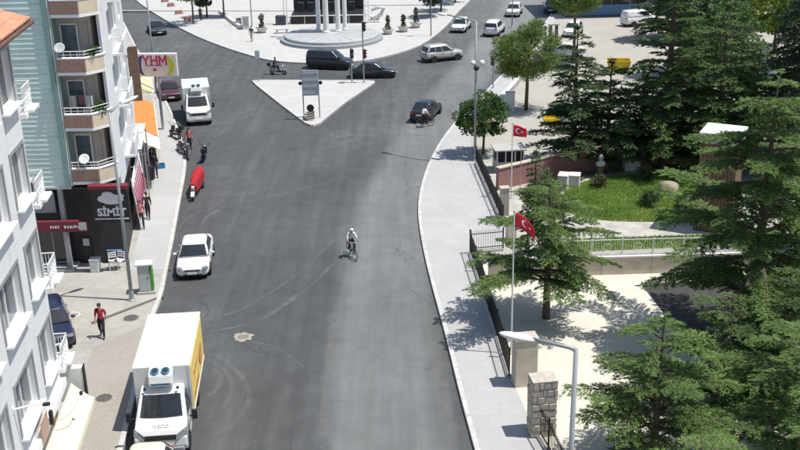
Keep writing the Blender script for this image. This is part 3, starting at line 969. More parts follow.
# stacked corner balconies
B_LEV = [5.35-0.35, 8.25-0.35, 11.14-0.35, 14.03-0.35, 16.92-0.35]
BX0, BX1, CHX, CHY, BYF = 0.22, 1.62, 2.32, 0.75, -0.12
mb = MB(); mb.prism([(-0.02, 1.15), (1.75, 1.15), (1.75, 2.6), (0.1, 12.0), (-0.02, 12.0)], 4.7, TOPZ); mb.build('bay_wall', 'curtain', gb)
for i, z in enumerate(B_LEV):
    fl = [(BX0-0.05, 1.2), (BX0-0.05, BYF), (BX1, BYF), (CHX, CHY), (CHX, 1.2)]
    mb = MB(); mb.prism(fl, z-0.16, z); bal = mb.build('balcony', 'white_trim', gb, bevel=0.008)
    mb = MB(); mb.box(((BX0+BX1)/2, BYF+0.05, z+0.34), (BX1-BX0-0.01, 0.11, 0.64)); mb.build('brick_parapet', 'brick_pink', bal)
    # lattice relief on the parapet
    lt = MB()
    for k in range(9):
        lt.box((BX0+0.1+(BX1-BX0-0.2)*k/8, BYF-0.012, z+0.34), (0.05, 0.02, 0.58))
    for k in range(4):
        lt.box(((BX0+BX1)/2, BYF-0.008, z+0.12+0.15*k), (BX1-BX0-0.06, 0.012, 0.035))
    stuff(lt.build('lattice', 'lattice_brown', bal))
    ch = MB(); a, b = Vector((BX1, BYF, 0)), Vector((CHX, CHY, 0)); t = (b-a); c = (a+b)/2
    ch.box((c.x-0.04, c.y+0.04, z+0.31), (t.length-0.02, 0.11, 0.80), math.atan2(t.y, t.x)); ch.build('chamfer_parapet', 'cream_wall', bal, bevel=0.01)
    cp = MB(); cp.tube([(BX0, BYF+0.05, z+0.70), (BX1, BYF+0.05, z+0.70), (CHX-0.02, CHY, z+0.74), (CHX-0.02, 1.1, z+0.74)], 0.07, 8); cp.build('coping', 'white_trim', bal)
    rl = MB(); rl.tube([(BX0, BYF+0.05, z+1.05), (BX1-0.02, BYF+0.05, z+1.05), (CHX-0.05, CHY, z+1.08)], 0.022, 6)
    rl.tube([(BX0, BYF+0.05, z+0.88), (BX1-0.02, BYF+0.05, z+0.88), (CHX-0.05, CHY, z+0.91)], 0.016, 6); rl.build('rail', 'white_trim', bal)
    for k in range(5):
        x = BX0+0.03+(BX1-BX0-0.06)*k/4
        ps = MB(); ps.tube([(x, BYF+0.05, z+0.7), (x, BYF+0.05, z+1.05)], 0.018, 6); ps.build('baluster', 'white_trim', bal)
    dr = MB(); dr.box((0.62, 1.12, z+1.1), (0.8, 0.06, 2.15)); d_ = dr.build('balcony_door', 'glass_window', bal)
    df = MB()
    for x in (0.2, 1.04):
        df.box((x, 1.10, z+1.1), (0.07, 0.1, 2.2))
    df.box((0.62, 1.10, z+2.22), (0.91, 0.1, 0.07)); df.build('door_frame', 'white_trim', d_)
    cu = MB(); 
    cu.loft([[(1.15+0.42*k/10, 1.08+0.03*math.sin(k*2.2), zz) for k in range(11)]+[(1.57-0.42*k/10, 1.13, zz) for k in range(11)] for zz in (z+0.05, z+2.3)])
    cu.build('curtain', 'curtain', bal)
    pi = MB(); pi.prism([(CHX-0.16, CHY+0.05), (CHX, CHY+0.02), (CHX, 1.3), (CHX-0.16, 1.3)], z, z+2.74); pi.build('corner_pier', 'white_wall', bal)
mb = MB(); mb.prism([(-11.2, -0.25), (1.75, -0.25), (2.5, 0.65), (0.6, 12.9), (-11.2, 12.9)], TOPZ, TOPZ+0.25); mb.build('roof', 'concrete', gb, bevel=0.02)
# road side facade: runs away from the chamfer, turned 9.6 degrees
RA = R(9.6)
RM = Matrix.Translation((GX0+CHX, GY0+1.3, 0.125)) @ Matrix.Rotation(RA, 4, 'Z')
inv = Matrix.Translation((-GX0, -GY0, -0.125)) @ RM
def gpart(mb, name, mats, parent=gb, **kw):
    o = mb.build(name, mats, parent, **kw)
    if parent is gb:
        o.matrix_basis = inv
    return o
rh = []
for z in B_LEV[:4]:
    for s in (2.2, 5.4, 8.6):
        rh.append((s, s+1.5, z+0.95, z+2.4))
mb = MB(); wall_cells(mb, 0.0, 11.6, 4.0, TOPZ-0.01, rh, 0.28); gpart(mb, 'road_facade', 'white_wall')
for (a, b, z0, z1) in rh:
    w_ = window_unit(gb, a, b, z0, z1, 0.0, 0.16, 2, 'white_trim', 'y', False, None)
    w_.matrix_basis = inv
for z in B_LEV[:4]:
    mb = MB(); mb.box((0.3, 4.9, z-0.08), (0.6, 3.2, 0.14)); bb = gpart(mb, 'side_balcony', 'white_trim', bevel=0.01)
    r2 = MB(); r2.tube([(0.02, 3.32, z+0.85), (0.58, 3.32, z+0.85), (0.58, 6.48, z+0.85), (0.02, 6.48, z+0.85)], 0.03, 6)
    r2.build('rail', 'white_trim', bb)
    p2 = MB(); p2.box((0.58, 4.9, z+0.35), (0.05, 3.15, 0.7)); p2.build('parapet', 'white_wall', bb)
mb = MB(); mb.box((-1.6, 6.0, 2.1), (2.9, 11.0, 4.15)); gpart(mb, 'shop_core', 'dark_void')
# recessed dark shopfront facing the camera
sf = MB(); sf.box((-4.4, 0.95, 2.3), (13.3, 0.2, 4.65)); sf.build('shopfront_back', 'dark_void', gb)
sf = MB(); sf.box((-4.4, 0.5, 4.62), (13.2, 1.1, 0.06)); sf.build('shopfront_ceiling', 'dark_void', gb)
for x in (-10.9, -7.0, -4.55, -0.62):
    mb = MB(); mb.box((x, 0.1, 2.3), (0.24, 0.24, 4.6)); mb.build('shop_pier', 'grey_trim', gb)
for x0, x1 in ((-4.4, -0.75), (-6.9, -4.7)):
    gl = MB(); gl.box(((x0+x1)/2, 0.42, 1.15), (x1-x0, 0.04, 2.3)); gg = gl.build('shop_window', 'glass_dark', gb)
    fm = MB()
    for k in range(6):
        x = x0+(x1-x0)*k/5
        fm.box((x, 0.39, 1.15), (0.05, 0.06, 2.3))
    fm.box(((x0+x1)/2, 0.385, 0.25), (x1-x0, 0.05, 0.06)); fm.build('mullion', 'grey_trim', gg)
mb = MB(); mb.box((-4.3, 0.2, 0.07), (8.0, 1.2, 0.13)); mb.build('step', 'concrete', gb, bevel=0.015)
mb = MB(); mb.box((-2.5, 0.30, 3.75), (2.9, 0.08, 1.15)); mb.build('mesh_panel', 'grey_trim', gb)

# maroon fascia sign of the left shop
def board_at(px0, px1, py0, py1, y, z_of=None):
    b = Vector((0, y, 0))
    zt, zb = zat(b, px0, py0), zat(b, px0, py1)
    x0 = (CAMP+ray(px0, (py0+py1)/2)*(y/ray(px0, (py0+py1)/2).y)).x
    x1 = (CAMP+ray(px1, (py0+py1)/2)*(y/ray(px1, (py0+py1)/2).y)).x
    return x0, x1, zb, zt
x0, x1, zb, zt = board_at(26, 87, 222.5, 233, 50.95)
t = thing('fascia_sign', 'maroon fascia sign with pale lettering over the dark shop beside the white building', 'sign', ((x0+x1)/2, 51.1, zb))
mb = MB(); mb.box((0, 0, (zt-zb)/2), (x1-x0, 0.26, zt-zb)); mb.build('board', 'maroon', t, bevel=0.015)
lt = MB(); x = -0.35
for w in (0.10, 0.06, 0.12, 0.09, 0.0, 0.0, 0.14, 0.1, 0.11, 0.06, 0.1, 0.09, 0.12):
    if w:
        lt.box((x+w/2, -0.138, (zt-zb)*0.5+random.uniform(-.02, .02)), (w*0.8, 0.012, 0.14))
    x += w+0.04 if w else 0.1
lt.build('lettering', 'sign_white', t)
mb = MB(); mb.box(((x1-x0)/2-0.22, -0.14, (zt-zb)*0.55), (0.40, 0.02, (zt-zb)*0.75)); mb.build('plate', 'marble', t)
# SIMIT sign
x0, x1, zb, zt = board_at(92, 129, 189, 223, 50.95)
t = thing('shop_sign', 'black shop sign reading SİMİT with a white pastry emblem', 'sign', ((x0+x1)/2, 51.05, zb))
Wd, Hd = x1-x0, zt-zb
mb = MB(); mb.box((0, 0, Hd/2), (Wd, 0.18, Hd)); mb.build('board', 'black', t, bevel=0.015)
mb = MB(); mb.box((0, -0.1, Hd+0.12), (Wd+0.1, 0.5, 0.2)); mb.build('top_strip', 'maroon', t, bevel=0.01)
lettering('SİMİT', 0.56, 'sign_white', t, (0.03, -0.10, Hd*0.30), (R(90), 0, 0), 0.008, 0.022)
mb = MB(); mb.box((0, -0.1, Hd*0.115), (Wd*0.92, 0.02, 0.06)); mb.build('underline', 'sign_white', t)
em = MB()
for cx, cz, rx, rz_ in ((-0.28, 0.70, 0.36, 0.21), (0.1, 0.72, 0.42, 0.25), (0.45, 0.69, 0.28, 0.2), (-0.1, 0.83, 0.3, 0.16), (0.62, 0.78, 0.14, 0.12), (0.1, 0.60, 0.46, 0.12)):
    em.ball((cx, -0.095, cz*Hd), (rx, 0.02, rz_), 16, 8)
em.build('emblem', 'sign_white', t)

# ---------------- shop row further along the left pavement
SM = Matrix.Translation((-17.0, 64.6, 0.125)) @ Matrix.Rotation(R(14), 4, 'Z')
sr = thing('shop_row', 'low flat roofed row of shops behind the orange awnings', 'building', SM.translation, R(14))
mb = MB(); mb.box((-4.05, 15, 2.1), (7.7, 30, 4.2)); mb.build('wall', 'white_wall', sr)
mb = MB(); mb.box((-4.05, 15, 4.26), (8.2, 30.3, 0.12)); mb.build('roof', 'concrete', sr)
for k in range(7):
    mb = MB(); mb.box((-0.16, 2.2+4.1*k, 1.35), (0.06, 3.5, 2.5)); g_ = mb.build('shop_window', 'glass_dark', sr)
    f = MB()
    for j in range(4):
        f.box((-0.11, 0.5+4.1*k+3.4*j/3, 1.35), (0.06, 0.06, 2.5))
    f.build('mullion', 'grey_trim', g_)
awning('shop_awning', SM, 0.4, 3.4, 0.0, 1.45, 3.5, 2.55, ['awning_cream'], 'pale cream shop awning nearest the red banner on the left pavement', group=None)
awning('shop_awning', SM, 3.5, 8.0, 0.0, 1.45, 3.5, 2.6, ['awning_orange'], 'orange shop awning beside the cream one on the left pavement')
awning('shop_awning', SM, 8.1, 13.0, 0.0, 1.45, 3.5, 2.6, ['awning_orange'], 'orange shop awning further along, below the striped awning')
awning('shop_awning', SM, 13.6, 20.5, -0.2, 1.5, 4.3, 3.3, ['awning_yellow', 'awning_white'], 'yellow and white striped awning under the YHM sign', stripes=8)
# grey lean-to frame between the green block and the awnings
lf = thing('canopy_frame', 'grey metal lean-to canopy frame between the balconies and the cream awning', 'canopy', (-16.75, 60.0, 0.125), R(9.6))
for zz, (y0, y1) in ((4.1, (0.0, 2.4)), (4.4, (2.7, 5.0))):
    mb = MB(); mb.box((0.35, (y0+y1)/2, zz), (1.7, y1-y0, 0.05)); mb.build('roof_sheet', 'cabinet_grey', lf)
for x in (-0.45, 1.15):
    for y in (0.05, 2.5, 4.95):
        mb = MB(); mb.tube([(x, y, 0), (x, y, 4.05)], 0.04, 6); mb.build('post', 'grey_trim', lf)
for zz in (3.0, 3.95):
    mb = MB(); mb.tube([(-0.45, 0.02, zz), (1.15, 0.02, zz)], 0.035, 6); mb.build('beam', 'grey_trim', lf)
# vertical banner, white with red
bn = thing('shop_banner', 'tall white and red banner leaning along the shop front beside the SİMİT sign', 'banner', (-15.35, 57.2, 0.125), R(9.6))
mb = MB(); mb.panel([(0, 0, 0.2), (0.0, 6.6, 0.4), (-0.25, 6.6, 3.3), (-0.25, 0, 2.9)], 0.03); mb.build('cloth', 'flag_white', bn)
mb = MB()
for k in range(7):
    mb.panel([(0.006, 0.5+0.8*k, 0.6+.03*k), (0.006, 1.0+0.8*k, 0.6+.03*k), (-0.2, 1.0+0.8*k, 2.5+.03*k), (-0.2, 0.5+0.8*k, 2.5+.03*k)], 0.01)
mb.build('print', 'crimson', bn)
for y in (0.02, 6.58):
    mb = MB(); mb.tube([(0.0, y, 0), (-0.27, y, 3.3)], 0.03, 6); mb.build('post', 'steel', bn)
# brown vertical sign fixed to the far end of the road facade
bc = thing('wall_sign', 'brown vertical sign fixed high on the white side of the green block', 'sign', RM @ Vector((0.02, 10.4, 6.4)), RA)
mb = MB(); mb.box((0.42, 0, 1.7), (0.62, 0.22, 3.4)); mb.build('board', 'wood_brown', bc, bevel=0.02)
for z in (0.6, 2.8):
    mb = MB(); mb.box((0.06, 0, z), (0.12, 0.1, 0.1)); mb.build('bracket', 'steel', bc)

# YHM sign on its post
yb = Vector((0, 79.5, 0))
x0, x1, zb, zt = board_at(125.5, 178, 53.5, 77, 79.5)
t = thing('shop_sign', 'white YHM signboard with purple and green emblem on a post', 'sign', ((x0+x1)/2, 79.5, 0.125), R(-3))
zm = (zb+zt)/2-0.125; hh = zt-zb
mb = MB(); mb.box((0, 0, zm), (x1-x0, 0.32, hh)); mb.build('board', 'sign_white', t, bevel=0.06, seg=3)
mb = MB(); mb.box((0, -0.17, zm), (x1-x0-0.25, 0.02, hh-0.25)); mb.build('face', plain('sign_beige', (0.64, 0.60, 0.57), 0.6, var=0.05), t)
mb = MB(); mb.tube([(0.35, 0.1, 0), (0.35, 0.1, zm-hh/2)], 0.11, 10); mb.build('post', 'steel', t)
def stroke_letter(strokes, x0, z0, w, h, th, mat):
    c = MB()
    for (ax, az), (bx_, bz_) in strokes:
        p, q = Vector((x0+ax*w, 0, z0+az*h)), Vector((x0+bx_*w, 0, z0+bz_*h))
        v = q-p; n = Vector((-v.z, 0, v.x)).normalized()*th/2; e = v.normalized()*th*.3
        c.panel([tuple(k+Vector((0, -0.20-0.002*len(c.v)/8, 0))) for k in (p-n-e, q-n+e, q+n+e, p+n-e)], 0.02)
    c.build('lettering', mat, t)
stroke_letter([((0, 1), (.5, .5)), ((1, 1), (.5, .5)), ((.5, .5), (.5, 0))], -0.62, zm+0.02, 0.48, 0.72, 0.13, 'crimson')
stroke_letter([((0, 0), (0, 1)), ((1, 0), (1, 1)), ((0, .5), (1, .5))], 0.05, zm+0.02, 0.42, 0.72, 0.13, 'crimson')
stroke_letter([((0, 0), (0, 1)), ((1, 0), (1, 1)), ((0, 1), (.5, .35)), ((1, 1), (.5, .35))], 0.68, zm+0.02, 0.52, 0.72, 0.13, 'crimson')
def crescent(mat, cx, sgn):
    c = MB(); n = 14; outer = []; inner = []
    for k in range(n+1):
        a = R(-75+150*k/n)
        outer.append((cx+sgn*0.9*math.cos(a), zm+0.86*math.sin(a)))
        inner.append((cx+sgn*(0.9*math.cos(a)*0.42+0.10), zm-0.02+0.86*math.sin(a)))
    pts = outer+inner[::-1]
    c._add([(p[0], -0.195, p[1]) for p in pts]+[(p[0], -0.18, p[1]) for p in pts], [tuple(range(len(pts)))]+[(i, (i+1) % len(pts), len(pts)+(i+1) % len(pts), len(pts)+i) for i in range(len(pts))])
    c.build('emblem', mat, t)
crescent('purple', -0.30, -1); crescent('lime', 0.92, 1)
mb = MB(); mb.lathe([(0.13, 0), (0.13, 0.02)], 14, (0.25, -0.2, zm-0.35), 'y'); mb.build('emblem', 'crimson', t)
mb = MB(); mb.box((0.25, -0.19, zm-0.02), (1.3, 0.015, 0.05)); mb.build('underline', 'purple', t)
# pink flag by the sign
pf = thing('pennant', 'small pink pennant on a pole left of the YHM sign', 'flag', (-22.3, 82.5, 0.125))
mb = MB(); mb.tube([(0, 0, 0), (0, 0, 7.2)], 0.03, 6); mb.build('pole', 'steel', pf)
mb = MB(); mb.panel([(0.03, 0, 6.2), (0.75, 0.1, 6.1), (0.8, 0.05, 7.0), (0.03, 0, 7.1)], 0.015); mb.build('cloth', 'crimson', pf)
# small clutter on the balconies and roofs of the block
for k, (dx, z, mt) in enumerate(((0.95, B_LEV[0], 'cabinet_white'), (0.45, B_LEV[2], 'cabinet_grey'))):
    t = thing('satellite_dish', ('pale satellite dish on the lowest balcony of the green block', 'grey satellite dish on the upper visible balcony')[k], 'satellite dish', (GX0+dx, GY0+BYF+0.05, z+0.125+0.72))
    mb = MB(); mb.tube([(0, 0, 0), (0, 0, 0.45)], 0.018, 6); mb.build('mast', 'steel', t)
    mb = MB(); mb.lathe([(0.02, 0.0), (0.18, 0.03), (0.28, 0.09), (0.27, 0.10), (0.17, 0.045)], 18)
    mb.v = [tuple(Matrix.Translation((0, -0.05, 0.5)) @ Matrix.Rotation(R(55), 4, 'X') @ Vector(p)) for p in mb.v]
    mb.build('dish', mt, t, smooth=True)
    mb = MB(); mb.tube([(0, -0.1, 0.42), (0, -0.36, 0.62)], 0.012, 5); mb.build('feed_arm', 'steel', t)
for k, (z, cols) in enumerate(((B_LEV[1], ('shirt_line_a', 'shirt_line_b', 'shirt_line_a')), (B_LEV[3], ('shirt_line_b', 'shirt_line_c', 'shirt_line_a')))):
    plain('shirt_line_a', (0.55, 0.52, 0.50), 0.9); plain('shirt_line_b', (0.22, 0.10, 0.09), 0.9); plain('shirt_line_c', (0.14, 0.17, 0.24), 0.9)
    t = thing('laundry', ('washing hung on the middle balcony rail', 'washing hung on the balcony at the top of the frame')[k], 'laundry', (GX0+0.35, GY0+0.45, z+0.125+1.55))
    mb = MB(); mb.tube([(-0.2, 0, 0), (1.35, 0.1, 0)], 0.008, 5); mb.build('line', 'steel', t)
    for j, c_ in enumerate(cols):
        x = 0.05+0.42*j; ln = (0.62, 0.45, 0.7)[j]
        mb = MB(); mb.loft([[(x+0.34*i/6, 0.03*math.sin(i*1.9+j)+0.03, zz) for i in range(7)]+[(x+0.34-0.34*i/6, 0.05+0.03*math.sin((6-i)*1.9+j), zz) for i in range(7)] for zz in (0, -ln*0.5, -ln)])
        mb.build('cloth', c_, t)
# ================================================================== VEHICLES
def wheel(parent, x, y, r, w=0.20, rim='steel', steer=0.0):
    s = 1 if y > 0 else -1
    t = MB(); t.lathe([(r*0.62, -w/2), (r*0.93, -w/2), (r, -w*0.32), (r, w*0.32), (r*0.93, w/2), (r*0.62, w/2)], 20, (0, 0, 0), 'y')
    o = t.build('wheel', 'rubber', parent, smooth=False)
    o.location = (x, y, r); o.rotation_euler = (0, 0, steer)
    m = MB(); m.lathe([(r*0.66, w*0.10), (r*0.66, w*0.36), (r*0.55, w*0.30), (r*0.2, w*0.36), (r*0.12, w*0.42)], 16, (0, 0, 0), 'y')
    if s < 0:
        m.v = [(p[0], -p[1], p[2]) for p in m.v]
    m.build('rim', rim, o)
    sp = MB()
    for k in range(5):
        a = k*2*math.pi/5
        sp.x = Matrix.Rotation(a, 4, 'Y')
        sp.box((r*0.36, s*w*0.40, 0), (r*0.5, 0.03, r*0.13))
    sp.x = None
    sp.build('spoke', rim, o)
    return o

CAR_SPEC = {
 # stations: (x/L, z bottom, z top, half width factor)
 'sedan': dict(L=4.5, W=1.80, H=1.45, st=[(.5, .30, .58, .74), (.485, .22, .66, .86), (.45, .20, .72, .94), (.36, .19, .80, .985), (.24, .19, .90, 1.0), (.08, .19, .93, 1.0), (-.15, .19, .95, 1.0), (-.32, .20, .985, .99), (-.42, .22, 1.0, .96), (-.475, .26, .98, .90), (-.5, .36, .84, .80)],
               base=(.265, -.385), roof=(.09, -.22), bz=.90),
 'suv': dict(L=4.45, W=1.84, H=1.66, st=[(.5, .36, .70, .76), (.485, .26, .84, .88), (.45, .24, .92, .95), (.36, .24, .98, .985), (.27, .24, 1.02, 1.0), (.08, .24, 1.05, 1.0), (-.15, .24, 1.08, 1.0), (-.34, .25, 1.10, .99), (-.44, .28, 1.11, .97), (-.485, .32, 1.06, .92), (-.5, .40, .92, .84)],
             base=(.27, -.485), roof=(.10, -.40), bz=1.02),
 'hatch': dict(L=4.1, W=1.76, H=1.50, st=[(.5, .30, .60, .76), (.485, .22, .70, .88), (.45, .20, .78, .95), (.36, .20, .86, .985), (.26, .20, .94, 1.0), (.08, .20, .96, 1.0), (-.15, .20, .98, 1.0), (-.34, .21, 1.0, .99), (-.44, .24, 1.0, .96), (-.485, .28, .95, .90), (-.5, .38, .80, .82)],
               base=(.255, -.475), roof=(.07, -.36), bz=.94),
 'van': dict(L=4.6, W=1.84, H=1.84, st=[(.5, .34, .70, .78), (.485, .24, .86, .90), (.45, .22, .95, .96), (.38, .22, 1.02, .99), (.31, .22, 1.08, 1.0), (.08, .22, 1.12, 1.0), (-.15, .22, 1.13, 1.0), (-.36, .22, 1.14, 1.0), (-.46, .26, 1.13, .98), (-.49, .30, 1.10, .94), (-.5, .40, .95, .88)],
             base=(.31, -.492), roof=(.13, -.465), bz=1.07),
}
def car(kind, colour, center, heading, label, name='parked_car', cat='car', group=None, scale=1.0, rim='steel', plate=True, glass='glass_dark', cargo=False):
    """heading: world angle of the nose; local +x is forward"""
    S = CAR_SPEC[kind]
    L, W, H = S['L'], S['W'], S['H']
    t = thing(name, label, cat, center, heading, group)
    hw = W/2
    pm = paint(*colour)
    rings = []
    for (fx, zb, zt, kw) in S['st']:
        x, w, h = fx*L, hw*kw, zt-zb
        # crown the front and rear edges a little in plan
        ring = [(x, -w*0.90, zb), (x, -w, zb+h*.30), (x, -w, zb+h*.62), (x, -w*.955, zt-h*.10), (x, -w*.84, zt), (x, -w*.40, zt+.022),
                (x, w*.40, zt+.022), (x, w*.84, zt), (x, w*.955, zt-h*.10), (x, w, zb+h*.62), (x, w, zb+h*.30), (x, w*.90, zb)]
        rings.append(ring)
    # round nose and tail in plan: pull the outer points back
    for ri, sgn in ((0, -1), (-1, 1), (1, -0.5), (-2, 0.5)):
        rings[ri] = [(p[0]+sgn*0.15*(abs(p[1])/hw)**3, p[1], p[2]) for p in rings[ri]]
    mb = MB(); mb.loft(rings)
    mb.build('body', pm, t, smooth=True, sub=1)
    # glasshouse
    bx0, bx1 = S['base'][0]*L, S['base'][1]*L
    rx0, rx1 = S['roof'][0]*L, S['roof'][1]*L
    bz = S['bz']-0.03
    bw, rw = hw*.915, hw*.70
    def sec(f):
        x0 = bx0+(rx0-bx0)*f; x1 = bx1+(rx1-bx1)*f
        w = bw+(rw-bw)*f**1.15
        z = bz+(H-0.05-bz)*f
        xm = (x0+x1)/2
        r = 0.10
        return [(x0, -w*.62, z), (x0-.09*(1-f*.3), -w*.90, z), (x0-.30, -w, z), (xm, -w*1.012, z), (x1+.22, -w*.985, z), (x1+.06, -w*.86, z), (x1, -w*.60, z),
                (x1, w*.60, z), (x1+.06, w*.86, z), (x1+.22, w*.985, z), (xm, w*1.012, z), (x0-.30, w, z), (x0-.09*(1-f*.3), w*.90, z), (x0, w*.62, z)]
    rings = [sec(f) for f in (0, .35, .7, .93, 1.0)]
    top = [(p[0]*0.0+(rx0+rx1)/2+(p[0]-(rx0+rx1)/2)*.86, p[1]*.82, H-.012) for p in rings[-1]]
    top2 = [((rx0+rx1)/2+(p[0]-(rx0+rx1)/2)*.5, p[1]*.45, H) for p in rings[-1]]
    mb = MB(); mb.loft(rings+[top, top2])
    mb.build('cabin', pm, t, smooth=True)
    def pt(x0f, wsgn, f, inset=0.0):
        return None
    ws = H-0.05-bz
    def front_pt(v, f, off=0.012, rear=False):
        a = (bx0+(rx0-bx0)*f) if not rear else (bx1+(rx1-bx1)*f)
        w = bw+(rw-bw)*f**1.15
        z = bz+ws*f
        sl = math.atan2(abs(bx0-rx0) if not rear else abs(bx1-rx1), ws)
        nx, nz = math.cos(sl), math.sin(sl)
        s = 1 if not rear else -1
        cur = 0.05*(abs(v)**2.5)
        return (a-s*cur+s*nx*off, v*w*.90, z+nz*off)
    for rear, nm in ((False, 'windscreen'), (True, 'rear_window')):
        if rear and cargo:
            continue
        mb = MB(); n = 8; lo, hi = (0.12, 0.90) if not rear else (0.22, 0.86)
        fr = [[front_pt(-1+2*k/n, f, 0.02, rear) for k in range(n+1)] for f in (lo, (lo+hi)/2, hi)]
        bk = [[front_pt(-1+2*k/n, f, -0.02, rear) for k in range(n+1)] for f in (lo, (lo+hi)/2, hi)]
        mb.loft([a+b[::-1] for a, b in zip(fr, bk)]); mb.build(nm, glass, t)
    def side_pt(u, f, s, off):
        x0 = bx0+(rx0-bx0)*f-.34; x1 = bx1+(rx1-bx1)*f+.26
        w = (bw+(rw-bw)*f**1.15)*1.008+off
        return (x0+(x1-x0)*u, s*w, bz+ws*f)
    segs = ((0.0, 0.46), (0.50, 1.0)) if kind in ('sedan', 'hatch') else ((0.0, 0.36), (0.40, 0.70), (0.735, 1.0))
    if cargo:
        segs = ((0.0, 0.30),)
    for s in (-1, 1):
        for (u0, u1) in segs:
            mb = MB(); fs = (0.20, 0.5, 0.88)
            o_ = [[side_pt(u0, f, s, .014), side_pt(u1, f, s, .014)] for f in fs]
            i_ = [[side_pt(u0, f, s, -.03), side_pt(u1, f, s, -.03)] for f in fs]
            mb.loft([a+b[::-1] for a, b in zip(o_, i_)]); mb.build('side_window', glass, t)
    r = 0.315*(1.05 if kind != 'sedan' else 1)
    for x in (L*.305, -L*.29):
        for s in (-1, 1):
            ar = MB(); ar.lathe([(r*1.14, -0.04), (r*1.14, 0.03)], 20, (x, s*(hw*.985-0.015), r), 'y'); ar.build('wheel_arch', 'black', t)
            wheel(t, x, s*(hw-.085), r, 0.21, rim)
    zf = S['st'][1][2]
    for s in (-1, 1):
        mb = MB(); mb.ball((L*.450, s*hw*.72, zf-.01), (.22, .19, .065), 12, 8); mb.build('headlight', 'lamp_smoked', t)
        mb = MB(); mb.ball((-L*.478, s*hw*.70, zf+.14), (.08, .17, .08), 12, 8); mb.build('tail_light', 'tail_red', t)
        mb = MB(); mb.ball((bx0-.42, s*(hw+.10), bz+.12), (.075, .12, .08), 10, 6); mb.build('mirror', pm, t)
    mb = MB(); mb.box((L*.488, 0, zf-.09), (.05, hw*.85, .09)); mb.build('grille', 'black', t, bevel=.02)
    mb = MB(); mb.box((L*.487, 0, .31), (.06, hw*1.1, .10)); mb.build('air_intake', 'black', t, bevel=.02)
    if plate:
        mb = MB(); mb.box((L*.507, 0, .44), (.02, .5, .11)); mb.build('number_plate', 'white_trim', t)
        mb = MB(); mb.box((-L*.502, 0, .70), (.03, .5, .11)); mb.build('number_plate', 'white_trim', t)
    # door seams and handles
    for s in (-1, 1):
        for x in (bx0-.52, (bx0+bx1)/2+.05, bx1+.55):
            mb = MB(); mb.box((x, s*(hw+.001), .62), (.012, .012, .58)); mb.build('door_seam', 'black', t)
        for x in ((bx0+bx1)/2+.25, bx1+.75):
            mb = MB(); mb.box((x, s*(hw+.012), S['bz']-.10), (.16, .03, .03)); mb.build('door_handle', pm, t)
    mb = MB(); mb.box((0, 0, .24), (L*.9, W*.86, .14)); mb.build('underbody', 'black', t)
    if kind in ('suv',):
        for s in (-1, 1):
            mb = MB(); mb.tube([(rx0-.1, s*rw*.9, H-.03), (rx0-.2, s*rw*.92, H+.03), (rx1+.25, s*rw*.92, H+.03), (rx1+.1, s*rw*.9, H-.03)], .02, 6); mb.build('roof_rail', 'steel', t)
    return t

def head2(pa, pb):
    """heading from ground pixel a (tail) to b (nose)"""
    a, b = P(*pa), P(*pb)
    return math.atan2(b.y-a.y, b.x-a.x), (a+b)/2
WHITE = ('white', (0.66, 0.66, 0.655)); BLACK = ('black', (0.012, 0.013, 0.016)); SILVER = ('silver', (0.48, 0.47, 0.45), 0.3, 0.35)
DKGREY = ('dark_grey', (0.045, 0.05, 0.058), 0.28, 0.3); NAVY = ('navy', (0.012, 0.018, 0.05)); CREAM = ('cream', (0.66, 0.64, 0.50)); DKRED = ('dark_red', (0.075, 0.02, 0.03)); GREY = ('grey', (0.2, 0.21, 0.22), 0.3, 0.3)

plain('lamp_smoked', (.16, .17, .18), .12, var=.1, spec=.7)
c0 = P(193, 281)
d = Vector((0.10, -1, 0)).normalized()
car('sedan', WHITE, (c0.x-d.x*2.25, c0.y-d.y*2.25, 0.002), math.atan2(d.y, d.x), 'white sedan parked at the left kerb facing the camera')
car('hatch', CREAM, (-9.15, 30.75, 0.002), R(-86), 'cream car parked in front of the near box truck, mostly below the frame')
def side_car(kind, colour, pl, pr, label, nose_right=True, **kw):
    a, b = P(*pl), P(*pr)
    h = math.atan2(b.y-a.y, b.x-a.x)+(0 if nose_right else math.pi)
    c = (a+b)/2
    return car(kind, colour, (c.x, c.y, 0.002), h, label, **kw)
side_car('van', BLACK, (309, 67.5), (351, 69), 'black people carrier driving past the round monument', name='moving_car')
side_car('sedan', BLACK, (350, 77), (396, 76.5), 'black sedan behind the traffic island, right of the black people carrier', name='moving_car')
side_car('suv', SILVER, (420, 62.5), (463, 57.5), 'silver crossover crossing the junction', name='moving_car')
def at_px(kind, colour, c, nose, label, **kw):
    a, b = P(*c), P(*nose)
    return car(kind, colour, (a.x, a.y, kw.pop('z', 0.002)), math.atan2(b.y-a.y, b.x-a.x), label, **kw)
at_px('sedan', WHITE, (461, 30), (448, 42), 'white sedan on the far road ahead of the silver crossover', name='moving_car')
at_px('suv', WHITE, (494, 34), (512, 18), 'white crossover seen from behind on the far right road', name='moving_car')
at_px('hatch', ('pale_grey', (0.60, 0.58, 0.54)), (514, 15), (503, 30), 'pale beige car furthest up the right road', name='moving_car')
at_px('suv', DKGREY, (552, 12), (546, 22), 'dark grey off-roader parked by the kerb beyond the first pine', z=0.13)
at_px('sedan', BLACK, (426, 117), (446, 97), 'black sedan with a cyclist at its tail on the right road', name='moving_car')
at_px('sedan', DKGREY, (157, 33), (166, 42), 'dark grey sedan on the left road beside the plaza', name='moving_car')
at_px('hatch', DKRED, (170, 97), (176, 112), 'dark red car parked behind the far white box truck')
at_px('hatch', NAVY, (53, 337), (57, 351), 'navy car nosing out beyond the white building', z=0.13)
at_px('van', WHITE, (639, 26), (670, 23), 'white panel van parked at the top right', cargo=True, z=0.12)
at_px('sedan', WHITE, (562, 58), (548, 58), 'white car parked under the thin dark spruce', z=0.12)
